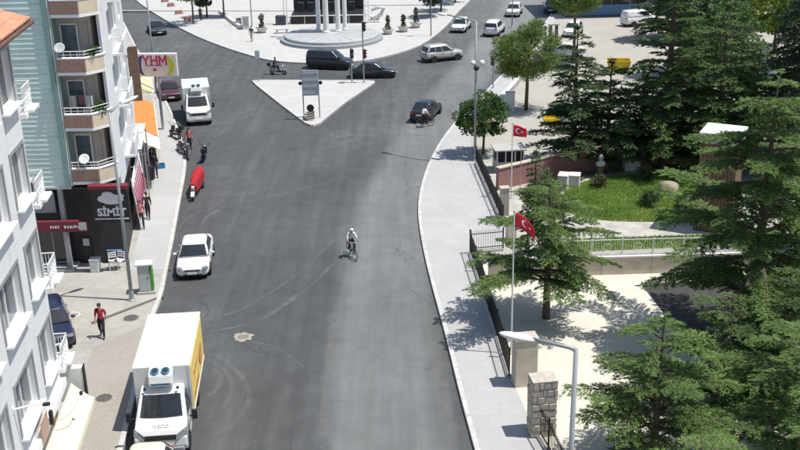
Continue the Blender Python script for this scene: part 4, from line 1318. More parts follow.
at_px('hatch', WHITE, (573, 36), (566, 44), 'white car parked behind the second pine', z=0.12)
at_px('sedan', GREY, (757, 58), (740, 62), 'grey car parked between trees at the upper right', z=0.12)
at_px('hatch', ('silver2', (0.55, 0.55, 0.55), 0.3, 0.3), (762, 82), (745, 88), 'silver car parked in front of the grey one among the trees', z=0.12)

plain('print_orange', (.52, .26, .09), .6, var=.12)
plain('print_yellow', (.78, .58, .16), .6, var=.12)
# ---------------- box trucks
def box_truck(center, heading, label, box_len=4.3, box_h=2.25, side=None, fridge=False, badge=None):
    t = thing('box_truck', label, 'truck', center, heading)
    wm = paint(*WHITE)
    def hw(z):
        return 1.0 if z < 1.25 else 1.0-0.17*min(1, (z-1.25)/0.95)
    prof = [(2.86, .38), (2.94, .62), (2.90, .92), (2.74, 1.17), (2.30, 1.40), (1.62, 2.10), (1.38, 2.22), (1.10, 2.26), (1.06, .38)]
    mb = MB(); mb.extr(prof, -0.98, 0.98, hw); mb.build('cab', wm, t, bevel=.07, seg=3)
    # windscreen
    def wsp(v, f, off):
        x, z = 2.30+(1.62-2.30)*f, 1.40+(2.10-1.40)*f
        nx, nz = 0.717, 0.697
        return (x+nx*off-0.05*abs(v)**2, v*.98*hw(z)*.93, z+nz*off)
    mb = MB(); n = 8
    mb.loft([[wsp(-1+2*k/n, f, .03) for k in range(n+1)]+[wsp(1-2*k/n, f, -.02) for k in range(n+1)] for f in (.06, .5, .97)])
    ws = mb.build('windscreen', 'glass_dark', t)
    wp = MB()
    wp.tube([wsp(-.5, .08, .045), wsp(.0, .24, .045)], .012, 5); wp.tube([wsp(.15, .08, .045), wsp(.6, .24, .045)], .012, 5); wp.build('wiper', 'black', ws)
    for s in (-1, 1):
        q = [(2.12, 1.38), (1.58, 1.98), (0.95, 2.02), (0.95, 1.34)]
        mb = MB()
        o_ = [(x, s*(.98*hw(z)+.012), z) for x, z in q]; i_ = [(x, s*(.98*hw(z)-.03), z) for x, z in q]
        mb.loft([o_, i_]); mb.build('side_window', 'glass_dark', t)
        for c_, d_ in (((1.55, s*.985, .86), (1.25, .012, .02)), ((1.12, s*.985, .9), (.015, .012, .9)), ((2.18, s*.985, .9), (.015, .012, .8))):
            mb = MB(); mb.box(c_, d_); mb.build('door_seam', 'black', t)
        mb = MB(); mb.tube([(2.0, s*.98, 1.30), (2.12, s*1.2, 1.36)], .025, 6).box((2.14, s*1.24, 1.45), (.12, .18, .38)); mb.build('mirror', 'black', t, bevel=.03)
        # swept headlight
        mb = MB(); mb.loft([[(2.97, s*.58, .88), (2.92, s*.58, 1.05), (2.84, s*.58, .86)], [(2.84, s*.99, 1.02), (2.66, s*.99, 1.27), (2.55, s*.96, 1.02)]]); mb.build('headlight', 'lamp_smoked', t)
        mb = MB(); mb.ball((2.90, s*.74, .52), (.04, .09, .07), 10, 6); mb.build('fog_lamp', 'lens', t)
    mb = MB(); mb.x = Matrix.Translation((2.885, 0, .95)) @ Matrix.Rotation(R(-14), 4, 'Y'); mb.box((0, 0, 0), (.06, 1.22, .20)); mb.x = None; mb.build('grille', 'black', t, bevel=.03)
    mb = MB(); mb.box((2.93, 0, .46), (.10, 1.72, .20)); mb.build('bumper', 'grey_trim', t, bevel=.04)
    mb = MB(); mb.box((2.985, 0, .58), (.02, .52, .11)); mb.build('number_plate', 'white_trim', t)
    if badge:
        lettering(badge, 0.21, 'grey_trim', t, (2.60, 0, 1.262), (R(28), 0, R(90)), .006, 0.0)
    for ch in t.children:
        ch.location.x -= .48
    # chassis
    mb = MB(); mb.box((0.2-box_len/2+.9, -.42, .62), (box_len+1.0, .12, .2)).box((0.2-box_len/2+.9, .42, .62), (box_len+1.0, .12, .2)); mb.build('chassis', 'black', t)
    bx0 = 0.62; bx1 = bx0-box_len; bz0 = .80; bz1 = bz0+box_h
    mb = MB(); mb.box(((bx0+bx1)/2, 0, (bz0+bz1)/2), (box_len, 2.14, box_h)); bx = mb.build('cargo_box', 'paint_white', t, bevel=.025)
    mb = MB()
    for s in (-1, 1):
        mb.box(((bx0+bx1)/2, s*1.072, bz1-.05), (box_len-.02, .03, .09)).box(((bx0+bx1)/2, s*1.072, bz0+.06), (box_len-.02, .03, .1))
    for s in (-1, 1):
        mb.box((bx0+.004, s*1.04, (bz0+bz1)/2), (.03, .07, box_h-.02))
    mb.build('edge_rail', 'cabinet_white', bx)
    mb = MB()
    for k in range(1, 4):
        mb.box(((bx0+bx1)/2, -1.07+2.14*k/4, bz1+.004), (box_len-.06, .02, .012))
    mb.build('roof_seam', 'cabinet_white', bx)
    if side:
        # photo-left road side carries a yellow and orange picture panel
        mb = MB(); mb.box(((bx0+bx1)/2, 1.078, (bz0+bz1)/2), (box_len-.3, .016, box_h-.36)); mb.build('side_print', 'print_yellow', bx)
        mb = MB(); mb.lathe([(.45, 0), (.45, .02)], 24, ((bx0+bx1)/2-.9, 1.10, bz0+1.0), 'y'); mb.box(((bx0+bx1)/2+.9, 1.092, bz0+.55), (1.7, .016, .30)); mb.build('side_print', 'print_orange', bx)
        mb = MB(); mb.box(((bx0+bx1)/2+.8, 1.094, bz0+1.35), (1.4, .018, .22)); mb.build('side_print', 'print_orange', bx)
    if fridge:
        mb = MB(); mb.extr([(bx0+.02, 2.40), (bx0+.42, 2.34), (bx0+.56, 2.50), (bx0+.46, 2.86), (bx0+.02, 3.02)], -.46, .46); fr_ = mb.build('refrigeration_unit', 'paint_white', t, bevel=.06, seg=3)
        for s in (-1, 1):
            f = MB(); f.x = Matrix.Translation((bx0+.30, s*.20, 2.955)) @ Matrix.Rotation(R(22), 4, 'Y')
            f.lathe([(.165, 0), (.165, .035), (.14, .04), (.14, .02), (.04, .03)], 18); f.x = None
            f.build('fan', 'blue_plastic', fr_)
            f = MB(); f.x = Matrix.Translation((bx0+.31, s*.20, 2.985)) @ Matrix.Rotation(R(22), 4, 'Y'); f.lathe([(.10, 0), (.10, .015)], 14); f.x = None; f.build('fan_hub', 'black', fr_)
        f = MB(); f.box((bx0+.535, 0, 2.52), (.03, .72, .08)); f.build('vent', 'blue_plastic', fr_)
    for s in (-1, 1):
        mb = MB(); mb.box((bx0+.5, s*.62, 2.33), (.10, .09, .08)); mb.build('marker_lamp', 'black', t)
        wheel(t, 1.78, s*.86, .36, .22, 'cabinet_white'); wheel(t, -1.6, s*.84, .36, .36, 'cabinet_white')
        mb = MB(); mb.lathe([(.42, -.02), (.42, .02)], 20, (1.78, s*.965, .38), 'y'); mb.build('wheel_arch', 'black', t)
        mb = MB(); mb.box((-1.6, s*.96, .80), (1.0, .2, .06)); mb.build('mudguard', 'black', t)
        mb = MB(); mb.box((bx1-.02, s*.85, .72), (.06, .26, .1)); mb.build('tail_light', 'tail_red', t)
    return t
hd = math.atan2(35.05-39.77, -9.25+9.67)
# box front face centre (-9.245, 35.05): local x of the box front is 0.62
dv = Vector((math.cos(hd), math.sin(hd), 0))
box_truck(Vector((-9.25, 35.06, 0.002))-dv*0.62, hd, 'white refrigerated box truck with yellow side print parked nearest the camera', 4.75, 2.2, True, True, 'IVECO')
p_ = P(200, 128)
d = Vector((0.22, -1, 0)).normalized()
box_truck((p_.x-d.x*3.1, p_.y-d.y*3.1, 0.002), math.atan2(d.y, d.x), 'plain white box truck parked further up the left kerb', 3.5, 1.95, False, True)

# ---------------- two wheelers
def torus(mb, c, R_, r_, n=24, m=8):
    rings = []
    for i in range(n):
        a = 2*math.pi*i/n
        rings.append([(c[0]+(R_+r_*math.cos(2*math.pi*j/m))*math.cos(a), c[1]+r_*math.sin(2*math.pi*j/m), c[2]+(R_+r_*math.cos(2*math.pi*j/m))*math.sin(a)) for j in range(m)])
    rings.append(rings[0])
    mb.loft(rings, cap=False)
def bicycle(center, heading, label, col='black'):
    t = thing('bicycle', label, 'bicycle', center, heading)
    r = .335
    for x in (.52, -.52):
        w = MB(); torus(w, (x, 0, r+.018), r, .022); o = w.build('wheel', 'rubber', t)
        s = MB()
        for k in range(12):
            a = math.pi*2*k/12
            s.tube([(x, 0, r+.018), (x+math.cos(a)*(r-.01), 0, r+.018+math.sin(a)*(r-.01))], .004, 4)
        torus(s, (x, 0, r+.018), r-.03, .01, 20, 5)
        s.build('spokes', 'steel', o)
    f = MB(); fr = ((-.08, .30), (.33, .78), (-.20, .80), (-.52, .353), (.37, .68), (.52, .353))
    for a, b in ((0, 1), (0, 2), (2, 1), (0, 3), (2, 3), (1, 5)):
        f.tube([(fr[a][0], 0, fr[a][1]), (fr[b][0], 0, fr[b][1])], .02, 6)
    f.build('frame', paint(col, (.03, .03, .04)) if col == 'black' else 'red_cloth', t)
    h = MB(); h.tube([(.33, 0, .78), (.31, 0, .96)], .016, 6).tube([(.22, -.28, .99), (.34, -.18, .98), (.34, .18, .98), (.22, .28, .99)], .015, 6); h.build('handlebar', 'steel', t)
    s = MB(); s.tube([(-.20, 0, .80), (-.22, 0, .90)], .016, 6); s.build('seat_post', 'steel', t)
    s = MB(); s.ball((-.22, 0, .93), (.14, .08, .035), 12, 6); s.build('saddle', 'black', t)
    c = MB(); c.lathe([(.10, -.006), (.10, .006)], 16, (-.08, -.05, .30), 'y'); c.build('chainring', 'steel', t)
    for s_ in (-1, 1):
        c = MB(); c.tube([(-.08, s_*.06, .30), (-.08+s_*.12, s_*.08, .30-s_*.12)], .012, 5).box((-.08+s_*.12, s_*.14, .30-s_*.12), (.09, .09, .02)); c.build('pedal', 'black', t)
    return t
def motorbike(center, heading, label, col, scooter=False, name='motorbike', group=None, lean=0.0):
    t = thing(name, label, 'motorbike', center, heading, group)
    t.rotation_euler = (lean, 0, heading)
    cm = paint(*col)
    r = .29 if not scooter else .235
    for x in (.66, -.60):
        w = MB(); torus(w, (x, 0, r), r-.055, .06, 20, 8); o = w.build('wheel', 'rubber', t)
        s = MB(); s.lathe([(r*.62, -.03), (r*.62, .03)], 16, (x, 0, r), 'y'); s.build('rim', 'steel', o)
    f = MB(); f.tube([(.66, -.08, r), (.42, -.08, .92)], .028, 6).tube([(.66, .08, r), (.42, .08, .92)], .028, 6); f.build('fork', 'steel', t)
    h = MB(); h.tube([(.26, -.36, 1.02), (.42, -.16, 1.0), (.42, .16, 1.0), (.26, .36, 1.02)], .018, 6); h.build('handlebar', 'black', t)
    hl = MB(); hl.ball((.52, 0, .86), (.09, .10, .10), 12, 8); hl.build('headlight', 'lens', t)
    for s in (-1, 1):
        m = MB(); m.tube([(.36, s*.26, 1.02), (.34, s*.34, 1.18)], .008, 5).ball((.34, s*.35, 1.2), (.015, .06, .04), 10, 6); m.build('mirror', 'black', t)
    if scooter:
        b = MB(); b.loft([[(.50, -.19, .40), (.50, .19, .40), (.40, .16, .95), (.40, -.16, .95)], [(.42, -.19, .38), (.42, .19, .38), (.33, .16, .93), (.33, -.16, .93)]]); b.build('leg_shield', cm, t, bevel=.03)
        b = MB(); b.box((.10, 0, .30), (.66, .32, .10)); b.build('footboard', 'black', t, bevel=.02)
        b = MB(); b.loft([[(-.10, -.13, .32), (-.10, .13, .32), (-.12, .12, .68), (-.12, -.12, .68)], [(-.55, -.19, .38), (-.55, .19, .38), (-.55, .17, .74), (-.55, -.17, .74)], [(-.86, -.10, .56), (-.86, .10, .56), (-.86, .09, .76), (-.86, -.09, .76)]]); b.build('tail_body', cm, t, bevel=.04)
        s = MB(); s.ball((-.42, 0, .78), (.40, .15, .07), 12, 6); s.build('seat', 'black', t)
        b = MB(); b.box((-.88, 0, .98), (.32, .36, .3)); b.build('top_box', 'black', t, bevel=.04)
    else:
        b = MB(); b.ball((.12, 0, .80), (.28, .15, .14), 14, 8); b.build('fuel_tank', cm, t)
        b = MB(); b.box((.06, 0, .46), (.38, .26, .34)).lathe([(.09, -.15), (.09, .15)], 12, (.18, 0, .42), 'y'); b.build('engine', 'grey_trim', t, bevel=.03)
        b = MB(); b.tube([(.42, 0, .9), (.05, 0, .70), (-.55, 0, .68)], .03, 6).tube([(.42, 0, .84), (.28, 0, .34), (-.2, 0, .30), (-.60, 0, r)], .026, 6); b.build('frame', 'black', t)
        s = MB(); s.ball((-.36, 0, .82), (.42, .15, .08), 12, 6); s.build('seat', 'black', t)
        b = MB(); b.tube([(.1, -.16, .34), (-.2, -.2, .30), (-.85, -.22, .42)], [.03, .04, .05], 8); b.build('exhaust', 'chrome', t)
        b = MB(); b.box((-.78, 0, .72), (.3, .16, .05)); b.build('tail', cm, t, bevel=.02)
    fd = MB(); 
    fd.loft([[(.66+math.cos(a)*(r+.05), y, r+math.sin(a)*(r+.05)) for y in (-.08, .08)]+[(.66+math.cos(a)*(r+.035), y, r+math.sin(a)*(r+.035)) for y in (.08, -.08)] for a in [R(20+28*k) for k in range(6)]])
    fd.build('mudguard', cm, t)
    return t
def on(px, py, z=0.0):
    p = P(px, py, z)
    return Vector((p.x, p.y, z))
bicycle(on(352, 257, .001), R(-68), 'bicycle ridden across the middle of the road')
bicycle(on(425, 127, .001), R(30), 'bicycle ridden close behind the black sedan')
motorbike(on(278, 74.5, .001), R(-12), 'scooter ridden past the tip of the traffic island', ('mb_grey', (.30, .30, .31)), True, 'scooter')
motorbike(on(187, 158, .001), R(100), 'dark motorbike parked at the kerb left of the red tricycle', ('mb_black', (.02, .02, .025)), False, 'motorbike', 'motorbikes parked at the left kerb', .12)
motorbike(on(181, 154, .001), R(118), 'dark red motorbike parked at the kerb, nearest the shop awnings', ('mb_red', (.12, .015, .015)), False, 'motorbike', 'motorbikes parked at the left kerb', .12)
motorbike(on(175.5, 138, .125), R(130), 'scooter parked on the pavement beside the far box truck', ('mb_green', (.05, .055, .05)), True, 'scooter', 'motorbikes parked at the left kerb', .1)
motorbike(on(204, 160, .001), R(95), 'navy motorbike parked behind the red tricycle', ('mb_navy', (.02, .025, .07)), True, 'motorbike', 'motorbikes parked at the left kerb', .1)

# cargo tricycle with a red tarpaulin
p = on(193.5, 201, .001)
TH = R(-88)
tc = thing('cargo_tricycle', 'motor tricycle under a red tarpaulin parked beside the left kerb', 'tricycle', p-Vector((math.cos(TH), math.sin(TH), 0))*1.2, TH)
for x, y in ((1.15, 0), (-1.45, -.28), (-1.45, .28)):
    w = MB(); torus(w, (x, y, .27), .21, .06, 20, 8); o = w.build('wheel', 'rubber', tc)
    s = MB(); s.lathe([(.16, -.03), (.16, .03)], 14, (x, y, .27), 'y'); s.build('rim', 'steel', o)
f = MB(); f.tube([(1.15, -.07, .27), (.92, -.07, .95)], .03, 6).tube([(1.15, .07, .27), (.92, .07, .95)], .03, 6); f.build('fork', 'steel', tc)
f = MB(); f.tube([(.75, -.35, 1.02), (.92, -.15, 1.0), (.92, .15, 1.0), (.75, .35, 1.02)], .02, 6); f.build('handlebar', 'black', tc)
f = MB(); f.ball((1.03, 0, .84), (.1, .11, .11), 12, 8); f.build('headlight', 'lens', tc)
f = MB(); f.loft([[(1.18+math.cos(a)*.33, y, .27+math.sin(a)*.33) for y in (-.11, .11)]+[(1.18+math.cos(a)*.31, y, .27+math.sin(a)*.31) for y in (.11, -.11)] for a in [R(20+28*k) for k in range(6)]]); f.build('mudguard', 'cabinet_white', tc)
f = MB(); f.box((-1.1, 0, .48), (2.2, .52, .10)); f.build('load_bed', 'grey_trim', tc)
tp = MB(); rings = []
for i in range(13):
    u = i/12; x = .80-3.2*u
    hgt = [0.98, 1.10, 1.16, 1.28, 1.40, 1.36, 1.30, 1.38, 1.35, 1.28, 1.34, 1.25, 1.0][i]
    wd = [.16, .20, .22, .25, .27, .29, .28, .29, .30, .29, .29, .27, .22][i]
    rings.append([(x+.03*math.sin(3*a), wd*math.cos(a)*(1+.16*(i % 2)+.05*math.sin(i*2.3)), max(.50-.06*(i % 2), .45+(hgt-.45)*math.sin(a)**.33+.04*math.sin(5*a+i*1.9)+.03*math.sin(i*2.9))) for a in [math.pi*k/14 for k in range(15)]])
tp.loft(rings); tp.build('tarpaulin', 'red_cloth', tc)

# ================================================================== PEOPLE
def person(label, center, heading, joints, shirt, trousers, parent_name='person', hair='hair', skin='skin', shoes='black', scale=1.0, cap=None, sleeves='short'):
    """continuous skinned body. joints: dict overriding the default standing pose (x forward, y left, z up)"""
    J = dict(pelvis=(0, 0, .94), waist=(0, 0, 1.08), chest=(0, 0, 1.30), neck=(0, 0, 1.47), chin=(.02, 0, 1.55), head=(.03, 0, 1.64), crown=(.01, 0, 1.72),
             hipL=(0, .09, .92), kneeL=(.02, .10, .50), ankL=(-.02, .10, .09), toeL=(.15, .11, .035),
             hipR=(0, -.09, .92), kneeR=(.02, -.10, .50), ankR=(-.02, -.10, .09), toeR=(.15, -.11, .035),
             shL=(0, .18, 1.42), elL=(-.02, .24, 1.14), wrL=(.06, .25, .90), haL=(.09, .25, .81),
             shR=(0, -.18, 1.42), elR=(-.02, -.24, 1.14), wrR=(.06, -.25, .90), haR=(.09, -.25, .81))
    J.update(joints)
    names = list(J); idx = {n: i for i, n in enumerate(names)}
    rad = dict(pelvis=(.15, .115), waist=(.135, .10), chest=(.16, .115), neck=(.058, .058), chin=(.068, .075), head=(.082, .098), crown=(.055, .065))
    for s in 'LR':
        rad.update({'hip'+s: (.108, .108), 'knee'+s: (.078, .078), 'ank'+s: (.050, .052), 'toe'+s: (.036, .030), 'sh'+s: (.068, .068), 'el'+s: (.054, .054), 'wr'+s: (.036, .036), 'ha'+s: (.036, .022)})
    ed = [('pelvis', 'waist'), ('waist', 'chest'), ('chest', 'neck'), ('neck', 'chin'), ('chin', 'head'), ('head', 'crown')]
    for s in 'LR':
        ed += [('pelvis', 'hip'+s), ('hip'+s, 'knee'+s), ('knee'+s, 'ank'+s), ('ank'+s, 'toe'+s), ('chest', 'sh'+s), ('sh'+s, 'el'+s), ('el'+s, 'wr'+s), ('wr'+s, 'ha'+s)]
    me = bpy.data.meshes.new('body')
    me.from_pydata([J[n] for n in names], [(idx[a], idx[b]) for a, b in ed], [])
    o = bpy.data.objects.new('body', me); COL.objects.link(o)
    md = o.modifiers.new('skin', 'SKIN'); md.use_smooth_shade = True
    sl = me.skin_vertices[0].data
    for n in names:
        sl[idx[n]].radius = rad[n]; sl[idx[n]].use_root = (n == 'pelvis')
    o.modifiers.new('subdivision', 'SUBSURF').levels = 1
    dg = bpy.context.evaluated_depsgraph_get()
    bm_ = bpy.data.meshes.new_from_object(o.evaluated_get(dg))
    bpy.data.objects.remove(o, do_unlink=True)
    co = np.zeros(len(bm_.vertices)*3, np.float32); bm_.vertices.foreach_get('co', co); co = co.reshape(-1, 3)
    V = [tuple(c) for c in co]; F = [tuple(p.vertices) for p in bm_.polygons]
    kindmap = {}
    for a, b in ed:
        k = 0
        if b in ('chin', 'head', 'crown') or b[:2] == 'ha':
            k = 0
        elif b[:2] in ('wr',):
            k = 0 if sleeves == 'short' else 1
        elif b[:2] == 'to':
            k = 3
        elif b[:3] in ('hip', 'kne', 'ank'):
            k = 2
        elif b == 'neck':
            k = 1
        else:
            k = 1
        kindmap[(a, b)] = k
    def seg_d(p, a, b):
        a, b = Vector(a), Vector(b); t = max(0, min(1, (p-a).dot(b-a)/max(1e-9, (b-a).length_squared)))
        return (p-(a+(b-a)*t)).length
    MI = []
    for f in F:
        c = Vector(np.mean([V[i] for i in f], 0))
        best = min(ed, key=lambda e: seg_d(c, J[e[0]], J[e[1]]) - .5*min(rad[e[0]][0], rad[e[1]][0]))
        kk = kindmap[best]
        if best == ('pelvis', 'waist') and (c-Vector(J['pelvis'])).dot(Vector(J['waist'])-Vector(J['pelvis'])) < .004:
            kk = 2
        MI.append(kk)
    mb = MB(); mb.v = V; mb.f = F; mb.m = MI
    # five bent fingers on each hand, rooted in the palm
    mb.mi = 0
    for s in 'LR':
        w, h = Vector(J['wr'+s]), Vector(J['ha'+s])
        d = (h-w).normalized(); sd = 1 if s == 'L' else -1
        side = Vector((1, 0, 0)) - d*d.x
        side = side.normalized() if side.length > .1 else Vector((0, 1, 0))
        inn = d.cross(side)*(-sd)
        for k, ln in enumerate((.062, .075, .080, .072)):
            b0 = h+side*(.026-.0175*k)
            mb.tube([b0, b0+d*ln*.55+inn*.006, b0+d*ln*.9+inn*.03], [.0095, .009, .007], 6)
        b0 = w+d*.03+side*.028
        mb.tube([b0, b0+d*.03+side*.028, b0+d*.062+side*.034+inn*.012], [.011, .010, .008], 6)
    # nose, ears, eyes, mouth
    hd = Vector(J['head']); up = (Vector(J['crown'])-Vector(J['chin'])).normalized()
    fw = Vector((1, 0, 0)); fw = (fw-up*fw.dot(up)).normalized(); lf_ = up.cross(fw)
    mb.tube([hd+fw*.085+up*.015, hd+fw*.112-up*.025], [.010, .018], 6)
    for q in (-1, 1):
        mb.ball(tuple(hd+lf_*q*.082), (.018, .012, .028), 8, 6)
    me = mb.mesh('body', [skin, shirt, trousers, shoes], True)
    t = thing(parent_name, label, 'person', center, heading)
    t.scale = (scale,)*3
    link_mesh('body', me, t)
    e = MB()
    for q in (-1, 1):
        e.ball(tuple(hd+fw*.086+lf_*q*.032+up*.012), (.012, .014, .009), 8, 6)
    e.build('eyes', 'black', t)
    e = MB(); e.ball(tuple(hd+fw*.086-up*.05), (.010, .026, .007), 8, 6); e.build('mouth', 'brick_pink', t)
    hr = MB()
    c = hd-fw*.016+up*.035
    hr.ball((0, 0, 0), (.105, .095, .085), 14, 8)
    hr.v = [tuple(c+fw*p[0]+lf_*p[1]+up*(p[2] if p[2] > -.03 else -.03-.25*max(0, -p[0]*1.0))) for p in hr.v]
    hr.build('hair', cap or hair, t, smooth=True)
    return t
WALK = dict(kneeL=(.16, .10, .52), ankL=(.20, .10, .10), toeL=(.36, .11, .05), kneeR=(-.02, -.10, .50), ankR=(-.26, -.10, .14), toeR=(-.12, -.11, .035),
            elL=(-.10, .22, 1.14), wrL=(-.05, .23, .90), haL=(-.02, .23, .81), elR=(.04, -.22, 1.14), wrR=(.15, -.21, .92), haR=(.20, -.21, .84))
plain('shirt_red', (.34, .02, .03), .85, var=.15); plain('shirt_white', (.70, .70, .68), .85, var=.08); plain('shirt_dark', (.03, .03, .035), .85, var=.2)
plain('shirt_pink', (.42, .13, .12), .85, var=.15); plain('trousers_dark', (.018, .018, .022), .9, var=.2); plain('trousers_blue', (.04, .055, .10), .9, var=.2); plain('trousers_beige', (.40, .36, .29), .9, var=.12); plain('helmet_black', (.02, .02, .022), .3, var=.1)
plain('shirt_yellow', (.50, .28, .06), .85, var=.15)
person('person in a red T-shirt and dark trousers walking on the left pavement', on(103, 337, .131), R(-84), WALK, 'shirt_red', 'trousers_dark')
RIDE = dict(pelvis=(-.24, 0, 1.02), waist=(-.18, 0, 1.14), chest=(-.04, 0, 1.33), neck=(.06, 0, 1.46), chin=(.11, 0, 1.53), head=(.14, 0, 1.62), crown=(.13, 0, 1.70),
            hipL=(-.22, .09, 1.0), kneeL=(.14, .12, .78), ankL=(.04, .13, .28), toeL=(.18, .13, .22), hipR=(-.22, -.09, 1.0), kneeR=(.06, -.12, .64), ankR=(-.24, -.13, .50), toeR=(-.11, -.13, .44),
            shL=(-.02, .18, 1.41), elL=(.10, .26, 1.18), wrL=(.22, .26, 1.04), haL=(.27, .26, 1.01), shR=(-.02, -.18, 1.41), elR=(.10, -.26, 1.18), wrR=(.22, -.26, 1.04), haR=(.27, -.26, 1.01))
person('cyclist in a white top riding in the middle of the road', on(352, 257, .001), R(-68), RIDE, 'shirt_white', 'trousers_dark', cap='shirt_white')
person('cyclist in a pale shirt riding behind the black sedan', on(425, 127, .001), R(30), RIDE, 'shirt_white', 'trousers_dark')
SCOOT = dict(RIDE); SCOOT.update(pelvis=(-.40, 0, .90), waist=(-.38, 0, 1.04), chest=(-.30, 0, 1.26), neck=(-.26, 0, 1.42), chin=(-.23, 0, 1.50), head=(-.21, 0, 1.59), crown=(-.22, 0, 1.67), hipL=(-.36, .10, .87), kneeL=(.04, .17, .80), ankL=(.08, .15, .40), toeL=(.24, .15, .37), hipR=(-.36, -.10, .87), kneeR=(.04, -.17, .80), ankR=(.08, -.15, .40), toeR=(.24, -.15, .37),
             shL=(-.28, .18, 1.37), elL=(-.06, .28, 1.14), wrL=(.18, .30, 1.07), haL=(.25, .30, 1.05), shR=(-.28, -.18, 1.37), elR=(-.06, -.28, 1.14), wrR=(.18, -.30, 1.07), haR=(.25, -.30, 1.05))
person('scooter rider in dark clothes and helmet behind the traffic island', on(278, 74.5, .001), R(-12), SCOOT, 'shirt_dark', 'trousers_dark', cap='helmet_black', sleeves='long')
person('person in a pinkish top walking beside the red and white banner', on(142, 228, .131), R(-70), WALK, 'shirt_pink', 'trousers_dark')
person('person in dark clothes walking just behind the one in pink', on(148.5, 219, .131), R(95), WALK, 'shirt_dark', 'trousers_dark', sleeves='long')
person('person in a mustard top standing by the tall banner', on(145, 199, .131), R(-120), {}, 'shirt_yellow', 'trousers_beige')
person('person in dark clothes standing below the cream shop awning', on(156, 178, .131), R(-60), {}, 'shirt_dark', 'trousers_blue')
person('person in a black top walking across the plaza left of the monument', on(252, 41.5, .125), R(-100), WALK, 'shirt_dark', 'trousers_beige')
person('person in a reddish top standing at the motorbikes by the kerb', on(190, 150, .001), R(-50), {}, 'shirt_pink', 'trousers_dark')
person('person in dark clothes standing by the plaza tree', on(201, 20.5, .125), R(-50), {}, 'shirt_dark', 'trousers_dark')
# ================================================================== STREET FURNITURE
def street_lamp(base, h, arm, label, globes=False, r0=.10):
    t = thing('street_lamp', label, 'street lamp', base)
    mb = MB(); mb.tube([(0, 0, 0), (0, 0, h*.5), (0, 0, h)], [r0, r0*.8, r0*.6], 12); mb.build('pole', 'pole_grey', t, smooth=True)
    mb = MB(); mb.lathe([(r0*2.0, 0), (r0*2.0, .04), (r0*1.3, .08), (r0*1.2, .5)], 14); mb.build('base_plate', 'pole_grey', t)
    a = Vector(arm)
    al = Vector((a.x, a.y, 0)); L = al.length; d = al.normalized()
    tip = d*L+Vector((0, 0, h+a.z))
    st = tip-d*.75
    mb = MB(); mb.tube([(0, 0, h-.04), tuple(Vector((0, 0, h+.02))+d*.12), tuple(st)], [r0*.6, r0*.55, r0*.42], 8); mb.build('arm', 'pole_grey', t, smooth=True)
    hd = MB(); hd.ball((0, 0, 0), (.50, .15, .085), 16, 8)
    rz = math.atan2(d.y, d.x); sl = math.atan2(a.z, L)
    m = Matrix.Translation(tip-d*.35) @ Matrix.Rotation(rz, 4, 'Z') @ Matrix.Rotation(-sl, 4, 'Y')
    hd.v = [tuple(m @ Vector(p)) for p in hd.v]
    ho = hd.build('lamp_head', 'lamp_shell', t, smooth=True)
    ln = MB(); ln.ball((.08, 0, -.05), (.34, .11, .05), 14, 6); ln.v = [tuple(m @ Vector(p)) for p in ln.v]; ln.build('lens', 'lens', ho)
    return t
bL = on(132, 300, .125)
vL = P(132, 100.5, 10.3)-P(105, 114.5, 9.85)
street_lamp(bL, 9.75, (vL.x, vL.y, .4), 'grey street lamp on the left pavement by the grey cabinet')
tR = P(576, 352, 9.75); hR = P(504, 338, 9.85)
vR = hR-tR
street_lamp(Vector((tR.x, tR.y, .125)), 9.7, (vR.x, vR.y, .12), 'grey street lamp in the right foreground with a white head')
bM = on(475, 160, .128)
vM = P(440, 13, 10.1)-P(478, 20, 9.9)
lm = street_lamp(bM, 9.75, (vM.x, vM.y, .25), 'grey street lamp with camera globes beside the round green tree')
for dx in (-.20, .42):
    mb = MB(); mb.ball((dx, -.05, 6.95), .19, 14, 10); mb.build('camera_globe', 'lamp_shell', lm, smooth=True)
mb = MB(); mb.tube([(-.3, -.05, 7.12), (.85, .0, 7.12)], .03, 6); mb.build('cross_arm', 'pole_grey', lm)
mb = MB(); mb.ball((.03, -.14, 6.62), .2, 12, 8); mb.build('camera_dome', 'black', lm, smooth=True)
bf = on(156.5, 93, .125)
street_lamp(bf, 10.5, (2.0, 1.0, .3), 'slim grey street lamp behind the YHM sign')
for (px, py, lab, arm) in ((252, 26, 'dark slim lamp post on the plaza left of the monument', (1.5, .5, .2)), (431, 36, 'slim grey lamp post at the plaza edge above the white sedan', (1.6, -.6, .2)), (512, 27, 'slim lamp post beyond the pale beige car', (-1.5, .4, .2))):
    street_lamp(on(px, py, .125), 9.0, arm, lab, r0=.07)

# traffic lights
def signal(base, h, heads, label, rz=R(-90)):
    t = thing('traffic_light', label, 'traffic light', base, rz)
    mb = MB(); mb.tube([(0, 0, 0), (0, 0, h)], .06, 10); mb.build('pole', 'pole_grey', t)
    mb = MB(); mb.lathe([(.14, 0), (.14, .03), (.08, .06)], 12); mb.build('base_plate', 'pole_grey', t)
    for z, mat in heads:
        mb = MB(); mb.box((.14, 0, z), (.22, .30, .85)); hd = mb.build('signal_head', mat, t, bevel=.03)
        for k, m_ in ((.27, 'tail_red'), (0, 'awning_yellow'), (-.27, 'green_plastic')):
            l = MB(); l.lathe([(.10, 0), (.10, .015), (.02, .03)], 14, (.25, 0, z+k), 'x'); l.build('lens', m_, hd)
            v = MB(); v.loft([[(x, .115*math.cos(a), z+k+.115*math.sin(a)) for a in [math.pi*j/8 for j in range(9)]] for x in (.24, .38)], cap=False, closed=False); v.build('visor', 'black', hd)
    return t
signal(on(352, 82.8, .13), 3.3, [(2.75, 'black')], 'short traffic light on the right part of the traffic island', R(-60))
